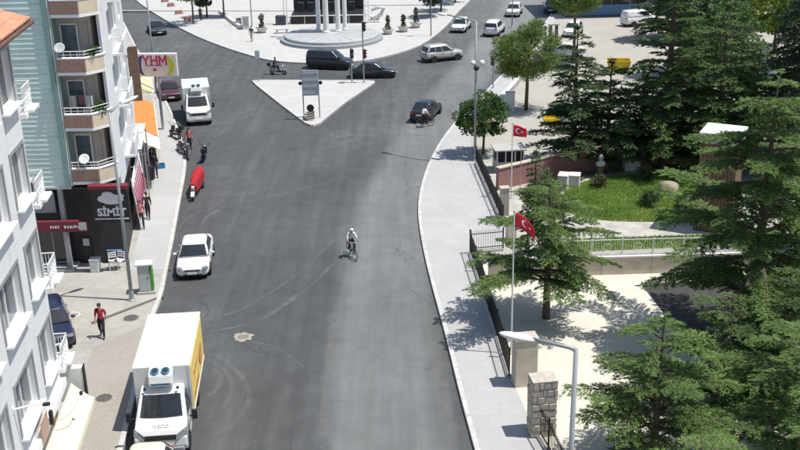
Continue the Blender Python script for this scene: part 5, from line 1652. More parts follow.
signal(on(364, 82.6, .13), 5.7, [(2.7, 'maroon'), (5.2, 'black')], 'tall traffic light with two heads at the right tip of the island', R(-30))
signal(on(493, 88, .128), 3.0, [(2.5, 'black')], 'traffic light standing behind the round green tree on the right pavement', R(-120))
def panel_post(base, h, w, ph, label, mat='sign_back', rz=0.0):
    t = thing('road_sign', label, 'sign', base, rz)
    mb = MB(); mb.tube([(0, 0, 0), (0, 0, h)], .04, 8); mb.build('post', 'pole_grey', t)
    mb = MB(); mb.box((0, -.05, h-ph/2), (w, .03, ph)); mb.build('panel', mat, t, bevel=.01)
    return t
panel_post(on(259, 81, .13), 2.9, .45, .75, 'small grey road sign at the left tip of the traffic island')
b0 = on(312, 117.5, .13)
t = thing('road_sign', 'large grey-blue road sign on two posts on the traffic island', 'sign', b0, R(4))
mb = MB(); mb.box((0, -.06, 2.9), (1.32, .04, 2.1)); mb.build('panel', 'sign_back', t, bevel=.02)
mb = MB()
for z in (2.0, 2.55, 3.1, 3.65):
    mb.box((0, -.09, z), (1.28, .03, .05))
mb.build('rib', 'steel', t)
for x in (-.64, .64):
    mb = MB(); mb.tube([(x, 0, 0), (x, 0, 3.9)], .05, 8); mb.build('post', 'pole_grey', t)
    mb = MB(); mb.lathe([(.15, -.06), (.15, .06)], 14, (x*1.28, -.1, 2.9), 'y'); mb.build('warning_lamp', 'black', t)
b1 = on(311, 121, .13)
t = thing('road_sign', 'low black and yellow striped marker with a round plate under the big sign', 'sign', b1, R(4))
mb = MB(); mb.tube([(0, .05, 0), (0, .05, 1.35)], .035, 8); mb.build('post', 'pole_grey', t)
mb = MB(); mb.box((0, 0, .42), (.62, .03, .72)); pn = mb.build('striped_panel', 'awning_white', t)
for k in range(4):
    z = .2+.2*k
    mb = MB(); mb.panel([(-.30, -.02, z-.11), (.30, -.02, z+.05), (.30, -.02, min(.77, z+.14)), (-.30, -.02, z-.02)], .01); mb.build('stripe', 'black', pn)
mb = MB(); mb.lathe([(.30, -.015), (.30, .015)], 20, (0, 0, 1.08), 'y'); mb.build('round_plate', 'black', t)
t = thing('sandbag', 'small pale bag leaning by the striped marker on the island', 'bag', on(306, 120, .13))
mb = MB(); mb.ball((0, 0, .22), (.28, .22, .24), 12, 8); mb.build('sack', 'manhole_dust', t, smooth=True)
mb = MB(); mb.tube([(0, 0, .44), (.03, 0, .56)], [.06, .09], 8); mb.build('tied_neck', 'manhole_dust', t)

# utility cabinets on the left pavement
t = thing('utility_cabinet', 'grey utility cabinet with white top and green side by the left lamp post', 'cabinet', on(147, 292, .131), R(8))
mb = MB(); mb.box((0, 0, .06), (.9, .62, .12)); mb.build('plinth', 'concrete', t, bevel=.01)
mb = MB(); mb.box((-.05, 0, .84), (.58, .48, 1.44)); mb.build('case', 'cabinet_grey', t, bevel=.015)
mb = MB(); mb.box((0, 0, 1.60), (.86, .62, .09)); mb.build('cap', 'cabinet_white', t, bevel=.015)
mb = MB(); mb.box((.32, .02, .75), (.14, .46, 1.25)); mb.build('side_casing', 'green_plastic', t, bevel=.01)
mb = MB(); mb.box((-.05, -.245, .84), (.5, .012, 1.3)); dr = mb.build('door', 'cabinet_grey', t)
mb = MB(); mb.box((.14, -.258, .9), (.03, .02, .14)); mb.build('handle', 'black', dr)
t = thing('utility_cabinet', 'white utility cabinet on the right pavement under the first pine', 'cabinet', on(510, 109, .128), R(-10))
mb = MB(); mb.box((0, 0, .05), (.85, .65, .1)); mb.build('plinth', 'concrete', t)
mb = MB(); mb.box((0, 0, .75), (.75, .55, 1.3)); mb.build('case', 'cabinet_white', t, bevel=.02)
mb = MB(); mb.box((0, -.28, .75), (.66, .012, 1.15)); dr = mb.build('door', 'cabinet_white', t)
mb = MB(); mb.box((.25, -.295, .8), (.03, .02, .14)); mb.build('handle', 'black', dr)
mb = MB(); mb.box((0, 0, 1.43), (.82, .62, .06)); mb.build('cap', 'cabinet_white', t, bevel=.01)

# chairs and table at the SIMIT shop
def chair(px, py, rz, col, label):
    t = thing('chair', label, 'chair', on(px, py, .131), rz, 'chairs outside the shop')
    for x in (-.2, .2):
        for y in (-.2, .2):
            mb = MB(); mb.tube([(x*1.1, y*1.1, 0), (x, y, .45)], .018, 6); mb.build('leg', col, t)
    mb = MB(); mb.box((0, 0, .46), (.46, .46, .03)); mb.build('seat', col, t, bevel=.01)
    mb = MB()
    for y in (-.2, .2):
        mb.tube([(-.2, y, .45), (-.26, y, .90)], .018, 6)
    for z in (.62, .74, .86):
        mb.box((-.235-.03*(z-.62), 0, z), (.025, .42, .06))
    mb.build('backrest', col, t)
    return t
chair(114, 269, R(-70), 'white_trim', 'white chair nearest the kerb outside the SİMİT shop')
chair(120, 268, R(-110), 'white_trim', 'white chair beside the lamp post outside the SİMİT shop')
chair(112, 253, R(-80), 'grey_trim', 'grey chair deep in the SİMİT shop front')
chair(120, 249, R(-90), 'blue_panel', 'blue-grey chair at the wall of the SİMİT shop')
t = thing('cafe_table', 'small dark table between the chairs outside the SİMİT shop', 'table', on(117, 261, .131))
mb = MB(); mb.box((0, 0, .74), (.85, .65, .04)); mb.build('table_top', 'blue_panel', t, bevel=.01)
for x in (-.34, .34):
    for y in (-.24, .24):
        mb = MB(); mb.tube([(x, y, 0), (x, y, .72)], .02, 6); mb.build('leg', 'steel', t)
t = thing('litter_bin', 'pale square litter bin at the dark shop front', 'bin', on(96, 271, .131))
mb = MB(); mb.box((0, 0, .34), (.46, .42, .68), 0, 1.1); mb.build('bin_body', 'cabinet_white', t, bevel=.03)
mb = MB(); mb.box((0, 0, .71), (.54, .5, .07)); mb.build('lid', 'cabinet_grey', t, bevel=.02)
t = thing('display_stand', 'dark upright display stand beside the litter bin', 'stand', on(90, 262, .131))
mb = MB(); mb.box((0, 0, .8), (.5, .35, 1.5)); mb.build('case', 'black', t, bevel=.02)
mb = MB(); mb.box((0, -.19, 1.25), (.34, .02, .4)); mb.build('screen', 'cabinet_grey', t)
# goods on the pavement below the awnings
for px, py, col, lab in ((151, 186, 'maroon', 'dark maroon clothes rail under the cream awning'), (154, 171, 'trousers_blue', 'dark blue clothes rail behind the maroon one')):
    t = thing('clothes_rail', lab, 'clothes rail', on(px, py, .131), R(100))
    mb = MB()
    for x in (-.7, .7):
        mb.tube([(x, -.25, 0), (x, .25, 0)], .02, 6).tube([(x, 0, 0), (x, 0, 1.6)], .02, 6)
    mb.tube([(-.7, 0, 1.6), (.7, 0, 1.6)], .02, 6); mb.build('rail_frame', 'steel', t)
    for k in range(11):
        x = -.6+.12*k
        g_ = MB(); ln = random.uniform(.8, 1.05)
        g_.loft([[(x-.03, -.06, 1.58), (x+.03, -.06, 1.58), (x+.03, .06, 1.58), (x-.03, .06, 1.58)], [(x-.04, -.24, 1.45), (x+.04, -.24, 1.45), (x+.04, .24, 1.45), (x-.04, .24, 1.45)], [(x-.05, -.26, 1.58-ln), (x+.05, -.22, 1.58-ln), (x+.04, .25, 1.58-ln), (x-.05, .22, 1.58-ln)]])
        g_.build('garment', random.choice([col, 'shirt_dark', 'trousers_dark']), t)
t = thing('crate', 'small blue crate on the pavement edge under the awnings', 'crate', on(161, 168, .131), R(20))
mb = MB(); mb.box((0, 0, .16), (.55, .38, .05))
for a, b, c, d in ((-.26, 0, .03, .38), (.26, 0, .03, .38), (0, -.18, .55, .03), (0, .18, .55, .03)):
    mb.box((a, b, .16), (c, d, .32))
mb.build('crate_walls', 'blue_plastic', t)

# ------------------------------------------------------------------ plaza
c = on(332, 39.5, .125)
plain('steel_stone', (.26, .275, .28), .8, var=.15)
t = thing('monument', 'round grey monument plinth with four tall pale columns on the plaza', 'monument', c)
mb = MB(); mb.lathe([(5.75, 0), (5.75, .30), (5.55, .36), (5.3, .36)], 64); mb.build('plinth', 'steel_stone', t)
mb = MB(); mb.lathe([(5.3, .33), (5.3, .62), (5.2, .68), (.1, .82)], 64); mb.build('dome_base', plain('monument_stone', (.38, .395, .395), .7, var=.14, scale=.7), t)
for k in range(24):
    a = 2*math.pi*k/24
    mb = MB(); mb.box((0, 0, 0), (4.4, .035, .012)); mb.x = None
    o = mb.build('joint', 'concrete', t); o.location = (3.05*math.cos(a), 3.05*math.sin(a), .757); o.rotation_euler = (0, R(1.4), a)
for dx, dy, r_ in ((-1.55, .9, .25), (-.62, -.3, .31), (.72, .1, .29), (1.45, 1.0, .25)):
    mb = MB(); mb.lathe([(r_*1.5, .7), (r_*1.5, .95), (r_, 1.0), (r_, 13.5), (r_*1.2, 13.6)], 20, (dx, dy+.5, 0)); mb.build('column', 'cabinet_white', t, smooth=False)
c = on(327, 23.5, .125)
t = thing('stage', 'dark open air stage with pale truss frame behind the monument', 'stage', c)
mb = MB(); mb.box((0, 2.2, .5), (8.8, 4.6, 1.0)); mb.build('platform', 'black', t, bevel=.02)
mb = MB(); mb.box((0, 4.6, 1.9), (8.8, .2, 2.6)); mb.build('backdrop', 'black', t)
for x in (-3.4, -2.2, 0.4, 2.9):
    mb = MB(); mb.box((x, 3.4, 1.55), (.8, .7, 1.1)); mb.build('loudspeaker', 'shirt_dark', t, bevel=.03)
for x in (-5.0, 4.9):
    tw = MB()
    for a in (-.2, .2):
        for b in (-.2, .2):
            tw.tube([(x+a, b, 0), (x+a, b, 6.5)], .035, 6)
    for k in range(13):
        z = .25+.5*k
        tw.tube([(x-.2, -.2, z), (x+.2, -.2, z+.25)], .02, 5).tube([(x+.2, -.2, z+.25), (x-.2, -.2, z+.5)], .02, 5)
        tw.tube([(x+.2, -.2, z), (x+.2, .2, z+.25)], .02, 5).tube([(x-.2, -.2, z), (x-.2, .2, z+.25)], .02, 5)
    tw.build('truss_tower', 'cabinet_white', t)
mb = MB()
for z in (6.1, 6.5):
    mb.tube([(-5.0, 0, z), (4.9, 0, z)], .04, 6)
mb.build('truss_beam', 'cabinet_white', t)
mb = MB(); mb.tube([(-5.0, -.15, 1.0), (4.9, -.15, 1.0)], .06, 6)
for k in range(6):
    mb.tube([(-4.5+1.8*k, -.15, 0), (-4.5+1.8*k, -.15, 1.0)], .04, 6)
mb.build('front_rail', 'cabinet_white', t)
mb = MB(); mb.box((-5.6, -.2, .55), (1.2, .9, 1.1)); mb.build('side_cabinet', plain('slate', (.05, .055, .075), .6, var=.15), t, bevel=.02)
mb = MB(); mb.tube([(5.6, .3, .3), (6.6, .3, .9), (7.0, .3, 1.7), (6.2, .3, 1.8), (5.4, .3, 1.5)], .22, 8); mb.build('arched_duct', 'cabinet_grey', t)
def planter(px, py, label, tall=1.2):
    t = thing('planter', label, 'planter', on(px, py, .125), 0, 'bowl planters on the plaza')
    mb = MB(); mb.lathe([(.35, 0), (.40, .06), (.70, .55), (.75, .62), (.66, .62), (.5, .50)], 22); mb.build('bowl', 'marble', t, smooth=False)
    mb = MB(); mb.lathe([(.62, .52), (.1, .56)], 18); mb.build('soil', 'earth', t)
    n = 260
    pts = rng.normal(0, 1, (n, 3)); pts /= np.linalg.norm(pts, axis=1)[:, None]
    zz = rng.uniform(0, 1, n); rad = .16+.16*np.sin(zz*9+1)*.5+.1*(1-zz)
    V = []; F = []
    for i in range(n):
        c = np.array([pts[i, 0]*rad[i], pts[i, 1]*rad[i], .6+zz[i]*tall])
        d1 = rng.normal(0, .09, 3); d2 = rng.normal(0, .09, 3)
        k = len(V); V += [tuple(c-d1), tuple(c+d2), tuple(c+d1)]; F.append((k, k+1, k+2))
    mb = MB(); mb.v = V; mb.f = F; mb.m = [0]*len(F); mb.build('shrub', 'leaf_dull', t)
    mb = MB(); mb.tube([(0, 0, .5), (0, 0, .6+tall*.8)], .03, 6); mb.build('stem', 'bark', t)
planter(262, 32.5, 'stone bowl planter with small shrub left of the monument', 1.5)
planter(388, 34, 'stone bowl planter with small shrub nearest the monument on its right', 1.5)
planter(403.5, 31.5, 'second stone bowl planter right of the monument', 1.3)
planter(416, 27.5, 'third stone bowl planter right of the monument, furthest right', 1.7)
for px, py, w, d_, h_, lab, cat, nm in ((246, 29, .8, .7, 1.5, 'pale square kiosk box on the plaza left of the black topped walker', 'cabinet', 'kiosk_box'), (239, 25.5, .6, .5, .9, 'dark litter bin on the plaza beside the pale kiosk box', 'bin', 'litter_bin'), (282, 33, 1.6, .6, .55, 'pale stone bench between the bowl planter and the monument', 'bench', 'stone_bench'), (375, 20, 1.2, .6, .5, 'pale stone bench right of the stage', 'bench', 'stone_bench')):
    t = thing(nm, lab, cat, on(px, py, .125), R(10))
    m_ = 'black' if nm == 'litter_bin' else 'marble'
    if nm == 'stone_bench':
        mb = MB(); mb.box((0, 0, h_-.06), (w, d_, .12)); mb.build('seat', m_, t, bevel=.02)
        for x in (-w*.35, w*.35):
            mb = MB(); mb.box((x, 0, (h_-.12)/2), (.2, d_*.8, h_-.12)); mb.build('leg', m_, t)
    else:
        mb = MB(); mb.box((0, 0, h_/2), (w, d_, h_)); mb.build('case', m_, t, bevel=.03)
        mb = MB(); mb.box((0, 0, h_+.04), (w*1.12, d_*1.12, .08)); mb.build('cap', 'cabinet_grey', t, bevel=.02)
        mb = MB(); mb.box((0, -d_/2-.008, h_*.55), (w*.7, .012, h_*.6)); mb.build('door', 'grey_trim', t)
lwp = [(220, 12.5), (232, 22.5), (241, 29)]
t = thing('low_wall', 'low pale stone wall running across the plaza below the trees', 'wall', on(*lwp[1], .125))
o0 = on(*lwp[1], .125)
for a, b in zip(lwp[:-1], lwp[1:]):
    p, q = on(*a, .125)-o0, on(*b, .125)-o0
    cc = (p+q)/2; v = q-p
    mb = MB(); mb.box((cc.x, cc.y, .2), (v.length, .4, .4), math.atan2(v.y, v.x)); mb.build('wall_section', 'marble', t, bevel=.02)
for px, py, wh in ((188, 20.5, 'nearest the small round tree'), (179, 14, 'second from the small round tree'), (171, 6.5, 'third from the small round tree'), (165, 2, 'at the top end of the row')):
    t = thing('bollard', 'low reddish concrete bollard on the plaza edge, '+wh, 'bollard', on(px, py, .125), R(30), 'bollards along the plaza edge')
    mb = MB(); mb.box((0, 0, .25), (1.0, .55, .5), 0, .8); mb.build('block', 'wall_red', t, bevel=.08)
    mb = MB(); mb.box((0, 0, .03), (1.15, .7, .06)); mb.build('foot', 'concrete', t)

# ------------------------------------------------------------------ right side: fences, walls, flags
def fence(px_line, label, h=1.15, z=.13, plinth=.0):
    pts = [on(x, y, z) for x, y in px_line]
    t = thing('iron_fence', label, 'fence', pts[0])
    o = pts[0]
    bars = MB()
    for a, b in zip(pts[:-1], pts[1:]):
        v = b-a; L = v.length; ang = math.atan2(v.y, v.x)
        for zz in (.15, h-.12):
            mb = MB(); cc = (a+b)/2-o; mb.box((cc.x, cc.y, plinth+zz), (L, .035, .04), ang); mb.build('rail', 'iron', t)
        if plinth:
            mb = MB(); cc = (a+b)/2-o; mb.box((cc.x, cc.y, plinth/2), (L, .22, plinth), ang); mb.build('plinth', 'concrete', t, bevel=.01)
        n = max(1, int(L/1.8))
        for k in range(n+1):
            q = a+v*(k/n)-o
            mb = MB(); mb.box((q.x, q.y, plinth+h/2+.03), (.06, .06, h+.06), ang).ball((q.x, q.y, plinth+h+.1), .05, 8, 6); mb.build('post', 'iron', t)
        m = int(L/.13)
        for k in range(m):
            q = a+v*((k+.5)/m)-o
            bars.tube([(q.x, q.y, plinth+.02), (q.x, q.y, plinth+h)], .011, 5).lathe([(.02, plinth+h), (.002, plinth+h+.09)], 5, (q.x, q.y, 0))
    stuff(bars.build('baluster', 'iron', t))
    return t
fence([(509, 378), (497, 338), (482, 290), (470, 254)], 'black iron fence along the courtyard beside the right pavement', 1.2, .13, .12)
fence([(470.5, 253), (503, 250)], 'short black iron fence closing the courtyard corner at the pavement', 1.1, .13, .12)
fence([(566, 490), (548, 452), (535, 430)], 'black iron fence below the near stone pillar at the bottom edge', 1.2, .13, .12)
fence([(503, 226), (490, 196), (476, 164)], 'black iron fence along the garden above the flagpole', 1.0, .13, .2)
def stone_pillar(base, w, d_, h, label, rz, stones=True):
    t = thing('stone_pillar', label, 'pillar', base, rz)
    mb = MB(); mb.box((0, 0, h/2), (w-.06, d_-.06, h)); mb.build('core', 'concrete' if stones else 'wall_beige', t, bevel=.015)
    if stones:
        rows = int(h/.27); rh_ = h/rows
        for r_ in range(rows):
            for face in range(4):
                ln = w if face % 2 == 0 else d_
                x = -ln/2; 
                while x < ln/2-.02:
                    wd = min(random.uniform(.14, .46), ln/2-x)
                    if ln/2-x-wd < .14:
                        wd = ln/2-x
                    mb = MB(); dp_ = random.uniform(.05, .085)
                    mb.box((x+wd/2, -(d_ if face % 2 == 0 else w)/2+.03-dp_/2+.02, rh_*(r_+.5)+random.uniform(-.03, .03)), (wd-random.uniform(.015, .05), dp_, rh_-random.uniform(.01, .07)))
                    mb.v = [tuple(Matrix.Rotation(face*math.pi/2, 3, 'Z') @ Vector(p)) for p in mb.v]
                    mb.build('stone', random.choice(['pillar_stone', 'wall_beige', 'pillar_stone']), t, bevel=.015, seg=1)
                    x += wd
    mb = MB(); mb.box((0, 0, h+.04), (w+.03, d_+.03, .08)); mb.build('cap', 'pillar_stone', t, bevel=.02)
    return t
stone_pillar(on(524, 383, .13), 1.0, .75, 2.15, 'broad smooth stone gate pillar beside the head of the near street lamp', R(8), False)
stone_pillar(on(541, 432, .13), .95, .75, 2.35, 'rubble stone gate pillar nearest the camera', R(8))
stone_pillar(on(504, 218, .13), .55, .5, 1.9, 'slim pale pillar at the lower end of the garden fence', R(8), False)
stone_pillar(on(511, 240, .13), .6, .5, 1.3, 'short pale pillar behind the hanging red flag', R(8), False)

def flagpole(base, h, label, flag=None, cat='flagpole', r_=.045, mat='cabinet_white'):
    t = thing('flagpole', label, cat, base)
    mb = MB(); mb.tube([(0, 0, 0), (0, 0, h)], [r_, r_*.6], 10); mb.build('pole', mat, t)
    mb = MB(); mb.ball((0, 0, h+.03), .05, 10, 6); mb.build('finial', 'steel', t)
    mb = MB(); mb.lathe([(.14, 0), (.14, .05), (.06, .1)], 12); mb.build('base', 'concrete', t)
    return t
def flag(base, zt, dirx, w, hgt, droop, label, sc=1.0):
    """cloth sheet with ripples, carrying a crescent and star"""
    t = thing('flag', label, 'flag', base)
    NXc, NZc = 14, 8
    def pos(u, v, off=0.0):
        x = .05+w*u*math.cos(droop*(.4+.6*u))
        z = zt-hgt*v*(1-.25*u)-w*u*math.sin(droop*(.4+.6*u))
        y = .10*math.sin(u*7+v*1.5)*(.3+u)+off
        return (x*dirx, y, z)
    mb = MB(); fr = [[pos(i/NXc, j/NZc) for i in range(NXc+1)] for j in range(NZc+1)]; bk = [[(p[0], p[1]+.012, p[2]) for p in r] for r in fr]
    mb.loft([a+b[::-1] for a, b in zip(fr, bk)]); cl = mb.build('cloth', 'flag_red', t, smooth=True)
    for off in (-.012, .024):
        em = MB(); n = 18; asp = w/hgt
        out = [pos(.36+.19*math.cos(a)/asp*1.0*1.2, .5+.25*math.sin(a), off) for a in [R(35+290*k/n) for k in range(n+1)]]
        inn = [pos(.40+.155*math.cos(a)/asp*1.2, .5+.20*math.sin(a), off) for a in [R(40+280*k/n) for k in range(n+1)]]
        vs = out+inn; em._add(vs, [(k, k+1, n+1+k+1, n+1+k) for k in range(n)])
        st = [pos(.60+(.11 if k % 2 == 0 else .045)*math.cos(R(180+36*k))/asp*1.2, .5+(.13 if k % 2 == 0 else .055)*math.sin(R(180+36*k)), off) for k in range(10)]
        em._add([pos(.60, .5, off)]+st, [(0, 1+k, 1+(k+1) % 10) for k in range(10)])
        em.build('crescent_and_star', 'flag_white', cl)
    return t
f1 = on(511, 353, .135)
h1 = zat(f1, 511, 212)-.135
flagpole(f1, h1, 'tall white flagpole standing in the courtyard behind the near lamp head')
flag(f1, h1-.05, 1, 1.25, .62, .80, 'red flag with white crescent drooping over the courtyard cedar')
f2 = on(511, 198, .133)
h2 = zat(f2, 511, 124)-.133
flagpole(f2, h2, 'white flagpole in the garden carrying the upper red flag')
flag(f2, h2-.05, 1, .9, .75, .35, 'red flag with white crescent above the pink garden wall')
f3 = on(520, 196, .133)
flagpole(f3, zat(f3, 520, 148)-.133, 'bare slim flagpole right of the upper red flag', mat='brick_pink', r_=.035)

def wall_run(px_line, h, mat, cap, label, z=.12, th=.28, name='garden_wall', panels=2.4):
    pts = [on(x, y, z) for x, y in px_line]
    t = thing(name, label, 'wall', pts[0]); o = pts[0]
    for a, b in zip(pts[:-1], pts[1:]):
        v = b-a; ang = math.atan2(v.y, v.x); n = max(1, int(round(v.length/panels)))
        for k in range(n):
            p, q = a+v*(k/n)-o, a+v*((k+1)/n)-o; cc = (p+q)/2
            mb = MB(); mb.box((cc.x, cc.y, h/2), (v.length/n-.02, th, h), ang); mb.build('wall_section', mat, t)
            mb = MB(); mb.box((cc.x, cc.y, h+.045), (v.length/n-.012, th+.12, .09), ang); mb.build('coping', cap, t, bevel=.012)
    return t
wall_run([(497, 190), (526, 183), (560, 174), (620, 168), (700, 163), (800, 158)], 1.45, 'wall_red', 'wall_beige', 'pinkish red garden wall behind the lawn and conifers')
wall_run([(488, 277), (600, 274), (700, 271), (860, 265)], .95, 'wall_beige', 'marble', 'beige courtyard wall below the lawn with railing on top', .135)
pts = [on(*p, .135) for p in ((560, 274.8), (700, 271), (800, 267.5))]
t = thing('railing', 'white metal railing on top of the beige courtyard wall', 'railing', pts[0]+Vector((0, 0, 1.04)))
bars = MB()
for a, b in zip(pts[:-1], pts[1:]):
    v = b-a; ang = math.atan2(v.y, v.x); L = v.length
    for zz in (.08, .85):
        mb = MB(); cc = (a+b)/2-pts[0]; mb.box((cc.x, cc.y, zz), (L, .04, .04), ang); mb.build('rail', 'cabinet_white', t)
    for k in range(int(L/1.6)+1):
        q = a+v*(k*1.6/L)-pts[0]
        mb = MB(); mb.box((q.x, q.y, .45), (.06, .06, .9), ang); mb.build('post', 'cabinet_white', t)
    for k in range(int(L/.14)):
        q = a+v*(k*.14/L)-pts[0]
        bars.tube([(q.x, q.y, .08), (q.x, q.y, .85)], .010, 5)
    for k in range(int(L/1.6)):
        q = a+v*((k+.5)*1.6/L)-pts[0]
        bars.x = Matrix.Translation((q.x, q.y, .46)) @ Matrix.Rotation(ang, 4, 'Z'); torus(bars, (0, 0, 0), .2, .014, 16, 5); bars.x = None
stuff(bars.build('baluster', 'cabinet_white', t))

# low hedge wall along the upper right pavement
wall_run([(497, 108), (512, 91), (528, 71), (540, 52), (549, 34)], .55, 'concrete', 'marble', 'low pale wall between the right pavement and the car park', .12, .3, 'low_wall', 3.0)
t = thing('gate_post', 'dark paired gate posts beside the second pine', 'gate', on(553, 50, .12), R(10))
for x in (-.35, .3):
    mb = MB(); mb.box((x, 0, 1.3), (.28, .28, 2.6)); mb.build('post', 'cast_iron', t, bevel=.02)
mb = MB(); mb.box((-.02, 0, 2.68), (1.1, .4, .14)); mb.build('lintel', 'concrete', t)
# guard booth behind the pink wall
t = thing('guard_booth', 'small pale booth with dark windows behind the pink garden wall', 'booth', on(508, 170, .12), R(6))
t.scale = (.72, .72, .72)
mb = MB(); mb.box((0, 0, .55), (2.6, 2.0, 1.1)); mb.build('lower_wall', 'wall_beige', t, bevel=.01)
for x, y in ((-1.25, -.95), (-.45, -.95), (.45, -.95), (1.25, -.95), (-1.25, .95), (1.25, .95)):
    mb = MB(); mb.box((x, y, 1.65), (.1, .1, 1.1)); mb.build('post', 'cabinet_white', t)
mb = MB(); mb.box((0, 0, 1.65), (2.4, 1.84, 1.05)); mb.build('window', 'glass_dark', t)
mb = MB(); mb.box((0, 0, 2.27), (3.0, 2.4, .14)); mb.build('roof', 'concrete', t, bevel=.02)
# kiosk with vertical timber boards and a flat white roof
kc = Vector((18.3, 56.0, .13))
t = thing('garden_kiosk', 'tall timber clad garden kiosk with flat white roof behind the big cedar', 'kiosk', kc, R(-28))
KW, KD, KH = 2.0, 2.0, 5.6
mb = MB(); mb.box((0, 0, KH/2), (KW-.1, KD-.1, KH)); mb.build('core', 'terracotta_dark', t)
for face in range(4):
    for k in range(10):
        wd = KW/10
        mb = MB(); mb.box((-KW/2+wd*(k+.5), -KD/2+random.uniform(-.008, .008), KH/2-.35), (wd-.03, .06, KH-.72))
        mb.v = [tuple(Matrix.Rotation(face*math.pi/2, 3, 'Z') @ Vector(p)) for p in mb.v]
        mb.build('board', 'wood_brown', t)
mb = MB(); mb.box((0, 0, KH-.1), (KW+.12, KD+.12, .5)); mb.build('fascia', 'concrete', t, bevel=.02)
mb = MB(); mb.box((0, 0, KH+.22), (KW+.24, KD+.24, .12)); mb.build('roof', 'white_trim', t, bevel=.02)
# stone busts and blocks in the garden
def bust(px, py, label):
    t = thing('bust', label, 'statue', on(px, py, .15))
    mb = MB(); mb.box((0, 0, .35), (.4, .4, .7), 0, .85); mb.build('pedestal', 'bronze', t, bevel=.02)
    mb = MB(); mb.lathe([(.12, .7), (.30, .82), (.33, .98), (.24, 1.10), (.10, 1.15), (.10, 1.24)], 14); mb.v = [(p[0], p[1]*.65, p[2]) for p in mb.v]; mb.build('shoulders', 'marble', t, smooth=True)
    mb = MB(); mb.ball((0, -.02, 1.40), (.155, .18, .22), 14, 10).ball((0, -.2, 1.38), (.03, .04, .05), 8, 6).ball((-.15, 0, 1.40), (.03, .04, .06), 8, 6).ball((.15, 0, 1.40), (.03, .04, .06), 8, 6); mb.build('head', 'marble', t, smooth=True)
bust(600, 177, 'pale marble bust on a bronze pedestal behind the lawn')
def block(px, py, w, d_, h, label, rz=.1, name='stone_block', mat='marble'):
    t = thing(name, label, 'stone block', on(px, py, .14), rz, 'carved stones in the garden')
    mb = MB(); mb.box((0, 0, h/2), (w, d_, h), 0, .93); mb.build('block', mat, t, bevel=.05)
    mb = MB(); mb.box((0, 0, h+.05), (w*1.05, d_*1.05, .1)); mb.build('capstone', mat, t, bevel=.04)
block(631, 170, 1.1, .7, .85, 'rounded marble block right of the bust')
block(563, 189, .65, .9, .95, 'upright marble block nearest the slim conifer', -.3)
block(574, 186, .75, .8, .75, 'marble block just right of the upright one by the lawn corner', -.25)
block(577, 170, .7, .6, .8, 'marble block in the shade of the pink wall', .2)
for px, py, s, lab in ((668, 193, .55, 'round mossy boulder standing on the lawn'),):
    t = thing('boulder', lab, 'boulder', on(px, py, .15))
    mb = MB(); mb.ball((0, 0, s*.6), (s*1.15, s, s*.85), 18, 12)
    mb.v = [tuple(Vector(p)*(1+.10*math.sin(p[0]*7+p[1]*5)*math.cos(p[2]*6))) for p in mb.v]
    mb.build('rock', 'rock', t, smooth=True)
    mb = MB(); mb.ball((0, 0, .06), (s*1.25, s*1.1, .12), 16, 6); mb.build('mossy_foot', 'grass_soil', t, smooth=True)
# yellow skips
for px, py, lab, rz in ((618, 71, 'yellow steel skip standing in the car park', -.15), (551, 123, 'yellow steel skip half hidden under the thin dark spruce', .1)):
    t = thing('skip', lab, 'skip', on(px, py, .12), rz)
    if px < 600:
        t.scale = (.7, .7, .45)
    bw, tw, dp_ = .85, 1.15, .75
    k_ = 1.0 if px > 600 else .8
    mb = MB()
    o_ = lambda w, z, i=0.0: [(-w+i, -dp_+i, z), (w-i, -dp_+i, z), (w-i, dp_-i, z), (-w+i, dp_-i, z)]
    mb.loft([o_(bw*k_, .12), o_(tw*k_, 1.1), o_(tw*k_, 1.1, .07), o_(bw*k_, .25, .07)]); mb.build('hopper', 'yellow_paint', t)
    mb = MB()
    for x in (-.5, 0, .5):
        mb.panel([(x*k_-.04, -dp_-.03, .15), (x*k_+.04, -dp_-.03, .15), (x*k_+.04, -dp_-.03, 1.05), (x*k_-.04, -dp_-.03, 1.05)], .05)
    mb.build('rib', 'yellow_paint', t)
    mb = MB(); mb.box((-.5, 0, .06), (.15, 1.4, .12)).box((.5, 0, .06), (.15, 1.4, .12)); mb.build('skid', 'black', t)
# far building at the top right
c = on(622, 16, .12)
t = thing('shop_building', 'far building with blue glazed ground floor at the top right', 'building', c, R(2))
mb = MB(); mb.box((5, 5.2, 4.6), (24, 10, 8.8)); mb.build('wall', 'white_wall', t)
for k in range(4):
    x = -4.8+2.3*k
    mb = MB(); mb.box((x, .14, .75), (2.2, .1, 1.3)); mb.build('blue_panel', 'blue_panel', t)
    mb = MB(); mb.box((x, .14, 2.2), (2.2, .1, 1.5)); mb.build('window', 'glass_dark', t)
for x in (3.6, 6.2):
    mb = MB(); mb.box((x, .1, 2.0), (.7, .3, 4.0)); mb.build('pier', 'cabinet_white', t)
mb = MB(); mb.box((4.9, .14, 1.8), (1.7, .1, 3.2)); mb.build('window', 'glass_window', t)
mb = MB(); mb.box((5, -.5, 3.6), (24, 1.6, .2)); mb.build('canopy', 'cabinet_grey', t)
for r_ in range(2):
    for k in range(8):
        window_unit(t, -6+2.8*k, -4.6+2.8*k, 4.6+2.2*r_, 5.9+2.2*r_, .2, -.02, 2, 'grey_trim', 'x', True, None)
